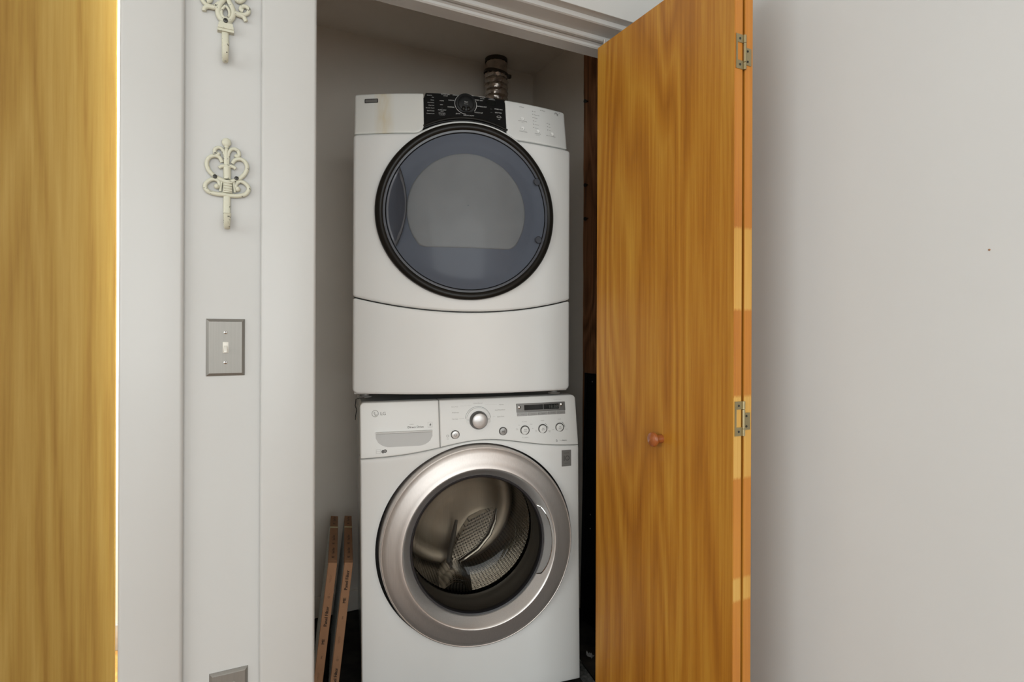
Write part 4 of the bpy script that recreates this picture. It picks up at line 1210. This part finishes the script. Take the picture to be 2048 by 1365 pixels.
class Trace:
    """drawing coordinates of one hook, unsheared to the wall plane, in metres"""
    def __init__(s, cx, cy, k, shear):
        s.cx, s.cy, s.k, s.sh = cx, cy, k, shear
    def pt(s, x, y):
        return ((x - s.cx) * s.k, ((s.cy - y) + (x - s.cx) * s.sh) * s.k * 1.105)
    def path(s, pts, y=-0.0055):
        return [(v.x, y, v.y) for v in smoothpath([Vector(s.pt(a, b)) for a, b in pts])]
def strand(m, tr, pts, r0, r1=None, y=-0.0055, flat=0.9):
    p = tr.path(pts, y)
    r1 = r0 if r1 is None else r1
    r0, r1 = r0 * 0.88, r1 * 0.88
    n = len(p)
    m.tube(p, [r0 + (r1 - r0) * i / (n - 1) for i in range(n)], 10, flat)
def hook_stem(tr, x, ytop, ybot, wtop, wtip, parent, tipup):
    """a flat stem down the wall that curls out and up into the hook tip"""
    z0, z1 = tr.pt(x, ytop)[1], tr.pt(x, ybot)[1]
    X = tr.pt(x, ytop)[0]
    prof = [(z0, -0.005, wtop), (z0 * 0.5 + z1 * 0.5, -0.0055, wtop), (z1 + 0.016, -0.006, wtop * 0.95), (z1 + 0.006, -0.009, wtop * 0.9), (z1 + 0.001, -0.015, wtop * 0.85), (z1, -0.022, wtop * 0.85), (z1 + 0.004, -0.029, wtop * 0.85), (z1 + 0.012, -0.034, wtop * 0.88), (z1 + tipup - 0.004, -0.037, wtip), (z1 + tipup, -0.0385, wtip * 1.05)]
    rows = []
    P = [Vector((0, y, z)) for z, y, w in prof]
    for i, (z, y, w) in enumerate(prof):
        t = (P[min(i + 1, len(P) - 1)] - P[max(i - 1, 0)]).normalized()
        nrm = Vector((0, -t.z, t.y))
        row = []
        th = 0.0035
        for k in range(14):
            a = 2 * PI * k / 14
            ca, sa = math.cos(a), math.sin(a)
            q = abs(ca) ** 0.6 * (1 if ca > 0 else -1)
            row.append(Vector((X + w / 2 * q, y, z)) + nrm * (th * sa))
        rows.append(row)
    m = MB().grid(rows, True)
    m.add(rows[0], [tuple(range(14))]).add(rows[-1], [tuple(range(13, -1, -1))])
    return m.build('hook', 'hook', parent, angle=70)

hx, hz = (0.0291, 1.4951)
hk = thing('coat_hook', 'chipped cream scrollwork coat hook with two screws, the lower one above the switch', 'hook', (hx, 0, hz), group='cast scroll coat hooks')
T1 = Trace(410, 700, 0.0001405, 0.10)
m = MB()
m.ball((*T1.pt(408, 168)[:1], -0.006, T1.pt(408, 168)[1]), 0.0088, 0.0050, 0.0092, 16, 10)
strand(m, T1, [(408, 110), (408, 150), (408, 240)], 0.002, 0.0055)
strand(m, T1, [(408, 230), (405, 340), (412, 470)], 0.0038, 0.0048)
strand(m, T1, [(396, 450), (386, 330), (350, 252), (300, 236), (262, 262), (262, 305), (292, 325), (312, 305)], 0.0036, 0.0046)
strand(m, T1, [(425, 450), (432, 330), (462, 262), (512, 248), (558, 272), (572, 320), (548, 345), (520, 325)], 0.0036, 0.0046)
strand(m, T1, [(352, 425), (318, 360), (250, 342), (185, 372), (158, 440), (180, 520), (240, 590), (320, 640), (400, 675)], 0.0042, 0.0052)
strand(m, T1, [(482, 440), (520, 392), (590, 378), (650, 412), (678, 480), (655, 560), (590, 625), (510, 660), (430, 680)], 0.0042, 0.0052)
strand(m, T1, [(312, 500), (350, 478), (415, 475), (490, 482), (528, 508)], 0.0040, 0.0040, -0.0075)
strand(m, T1, [(415, 490), (418, 560), (420, 640)], 0.0084, 0.0080, -0.0055, 0.85)
strand(m, T1, [(420, 660), (424, 740), (422, 820)], 0.0090, 0.0108, -0.0055, 0.8)
for yy in (690, 725, 758, 790):
    strand(m, T1, [(372, yy - 3), (424, yy + 4), (478, yy + 8)], 0.0016, 0.0016, -0.0125)
strand(m, T1, [(352, 650), (338, 720), (330, 800)], 0.0028, 0.0028)
strand(m, T1, [(498, 670), (508, 740), (520, 815)], 0.0028, 0.0028)
strand(m, T1, [(290, 748), (318, 715), (300, 660), (225, 645), (155, 690), (140, 750), (190, 805), (290, 832), (410, 842)], 0.0040, 0.0052)
strand(m, T1, [(545, 775), (528, 725), (560, 682), (625, 678), (688, 730), (698, 785), (650, 840), (540, 858), (410, 846)], 0.0040, 0.0052)
m.ball((T1.pt(285, 735)[0], -0.006, T1.pt(285, 735)[1]), 0.0055, 0.0055, 0.0055)
m.ball((T1.pt(555, 770)[0], -0.006, T1.pt(555, 770)[1]), 0.0055, 0.0055, 0.0055)
m.build('scroll_plate', 'hook', hk, angle=70)
hook_stem(T1, 416, 850, 1285, 0.0132, 0.0138, hk, 0.026)
for x, y in ((262, 612), (538, 634)):
    a = T1.pt(x, y)
    hook_screw(a[0], a[1], hk)

hx, hz = (0.0261, 1.8195)
hk = thing('coat_hook', 'cream cast coat hook with one screw, cut off by the top edge of the picture', 'hook', (hx, 0, hz), group='cast scroll coat hooks')
T2 = Trace(595, 425, 0.0000935, 0.20)
m = MB()
strand(m, T2, [(560, -380), (585, -250), (590, -120), (555, 0), (490, 90), (455, 210), (480, 320), (545, 395), (600, 405)], 0.0045, 0.0075)
strand(m, T2, [(640, -380), (625, -250), (630, -120), (655, 10), (705, 110), (745, 230), (720, 340), (660, 400), (600, 405)], 0.0045, 0.0075)
strand(m, T2, [(590, 130), (530, 200), (520, 280), (555, 350), (600, 365), (645, 345), (672, 290), (655, 200), (595, 130)], 0.0030, 0.0030, -0.009)
strand(m, T2, [(460, 165), (350, 150), (255, 140), (195, 175), (192, 225)], 0.0058, 0.0046)
strand(m, T2, [(470, 60), (380, 130), (270, 120), (185, 60), (150, -20), (180, -100), (260, -110), (310, -50), (290, 30), (235, 40)], 0.0042, 0.0058)
strand(m, T2, [(735, 245), (850, 280), (945, 320), (1000, 410)], 0.0062, 0.0046)
strand(m, T2, [(740, 215), (860, 265), (960, 280), (1040, 240), (1045, 160), (980, 115), (915, 130), (895, 180), (940, 210)], 0.0042, 0.0050)
strand(m, T2, [(700, -60), (780, -180), (900, -190), (970, -110), (940, -20), (870, 20), (800, -20)], 0.0042, 0.0062)
strand(m, T2, [(545, -60), (450, -230), (330, -300), (240, -250), (250, -160), (320, -150)], 0.0042, 0.0058)
strand(m, T2, [(595, -380), (600, -470), (600, -560)], 0.0060, 0.0085)
strand(m, T2, [(600, 395), (600, 470)], 0.0135, 0.0125, -0.0055, 0.42)
for yy, wd_ in ((500, 0.0128), (560, 0.0140), (608, 0.0148)):
    a, b = T2.pt(600, yy)
    m.box(a - wd_, a + wd_, -0.0125 - (0.002 if yy == 560 else 0), 0.0, b - 0.0030, b + 0.0024)
ob = m.build('scroll_plate', 'hook', hk, angle=70)
hook_stem(T2, 592, 625, 1235, 0.0130, 0.0128, hk, 0.029)
a = T2.pt(595, 425)
hook_screw(a[0], a[1] , hk, 0.0044)
for c in hk.children:
    if c.name.startswith('screw'):
        c.location.y = -0.003

# ------------------------------------------------------------------ ceiling light of the room (behind the viewer) and of the hall
def ceiling_light(x, y, label, watts):
    c = thing('ceiling_light', label, 'lamp', (x, y, CEIL - 0.09))
    MB().vlathe([(0.0005, 0.09), (0.15, 0.09), (0.16, 0.085), (0.16, 0.055), (0.15, 0.05), (0.14, 0.055)], 0, 0, 40).build('base', 'shade', c)
    MB().vlathe([(0.148, 0.052), (0.14, 0.03), (0.11, 0.012), (0.06, 0.003), (0.0005, 0.0)], 0, 0, 40).build('diffuser', 'glow', c)
    d = bpy.data.lights.new('lamp', 'AREA')
    d.shape, d.size, d.energy, d.color = 'DISK', 0.28, watts, (1.0, 0.95, 0.87)
    o = bpy.data.objects.new('lamp', d)
    COL.objects.link(o)
    o.parent = c
    o.location = (0, 0, -0.008)
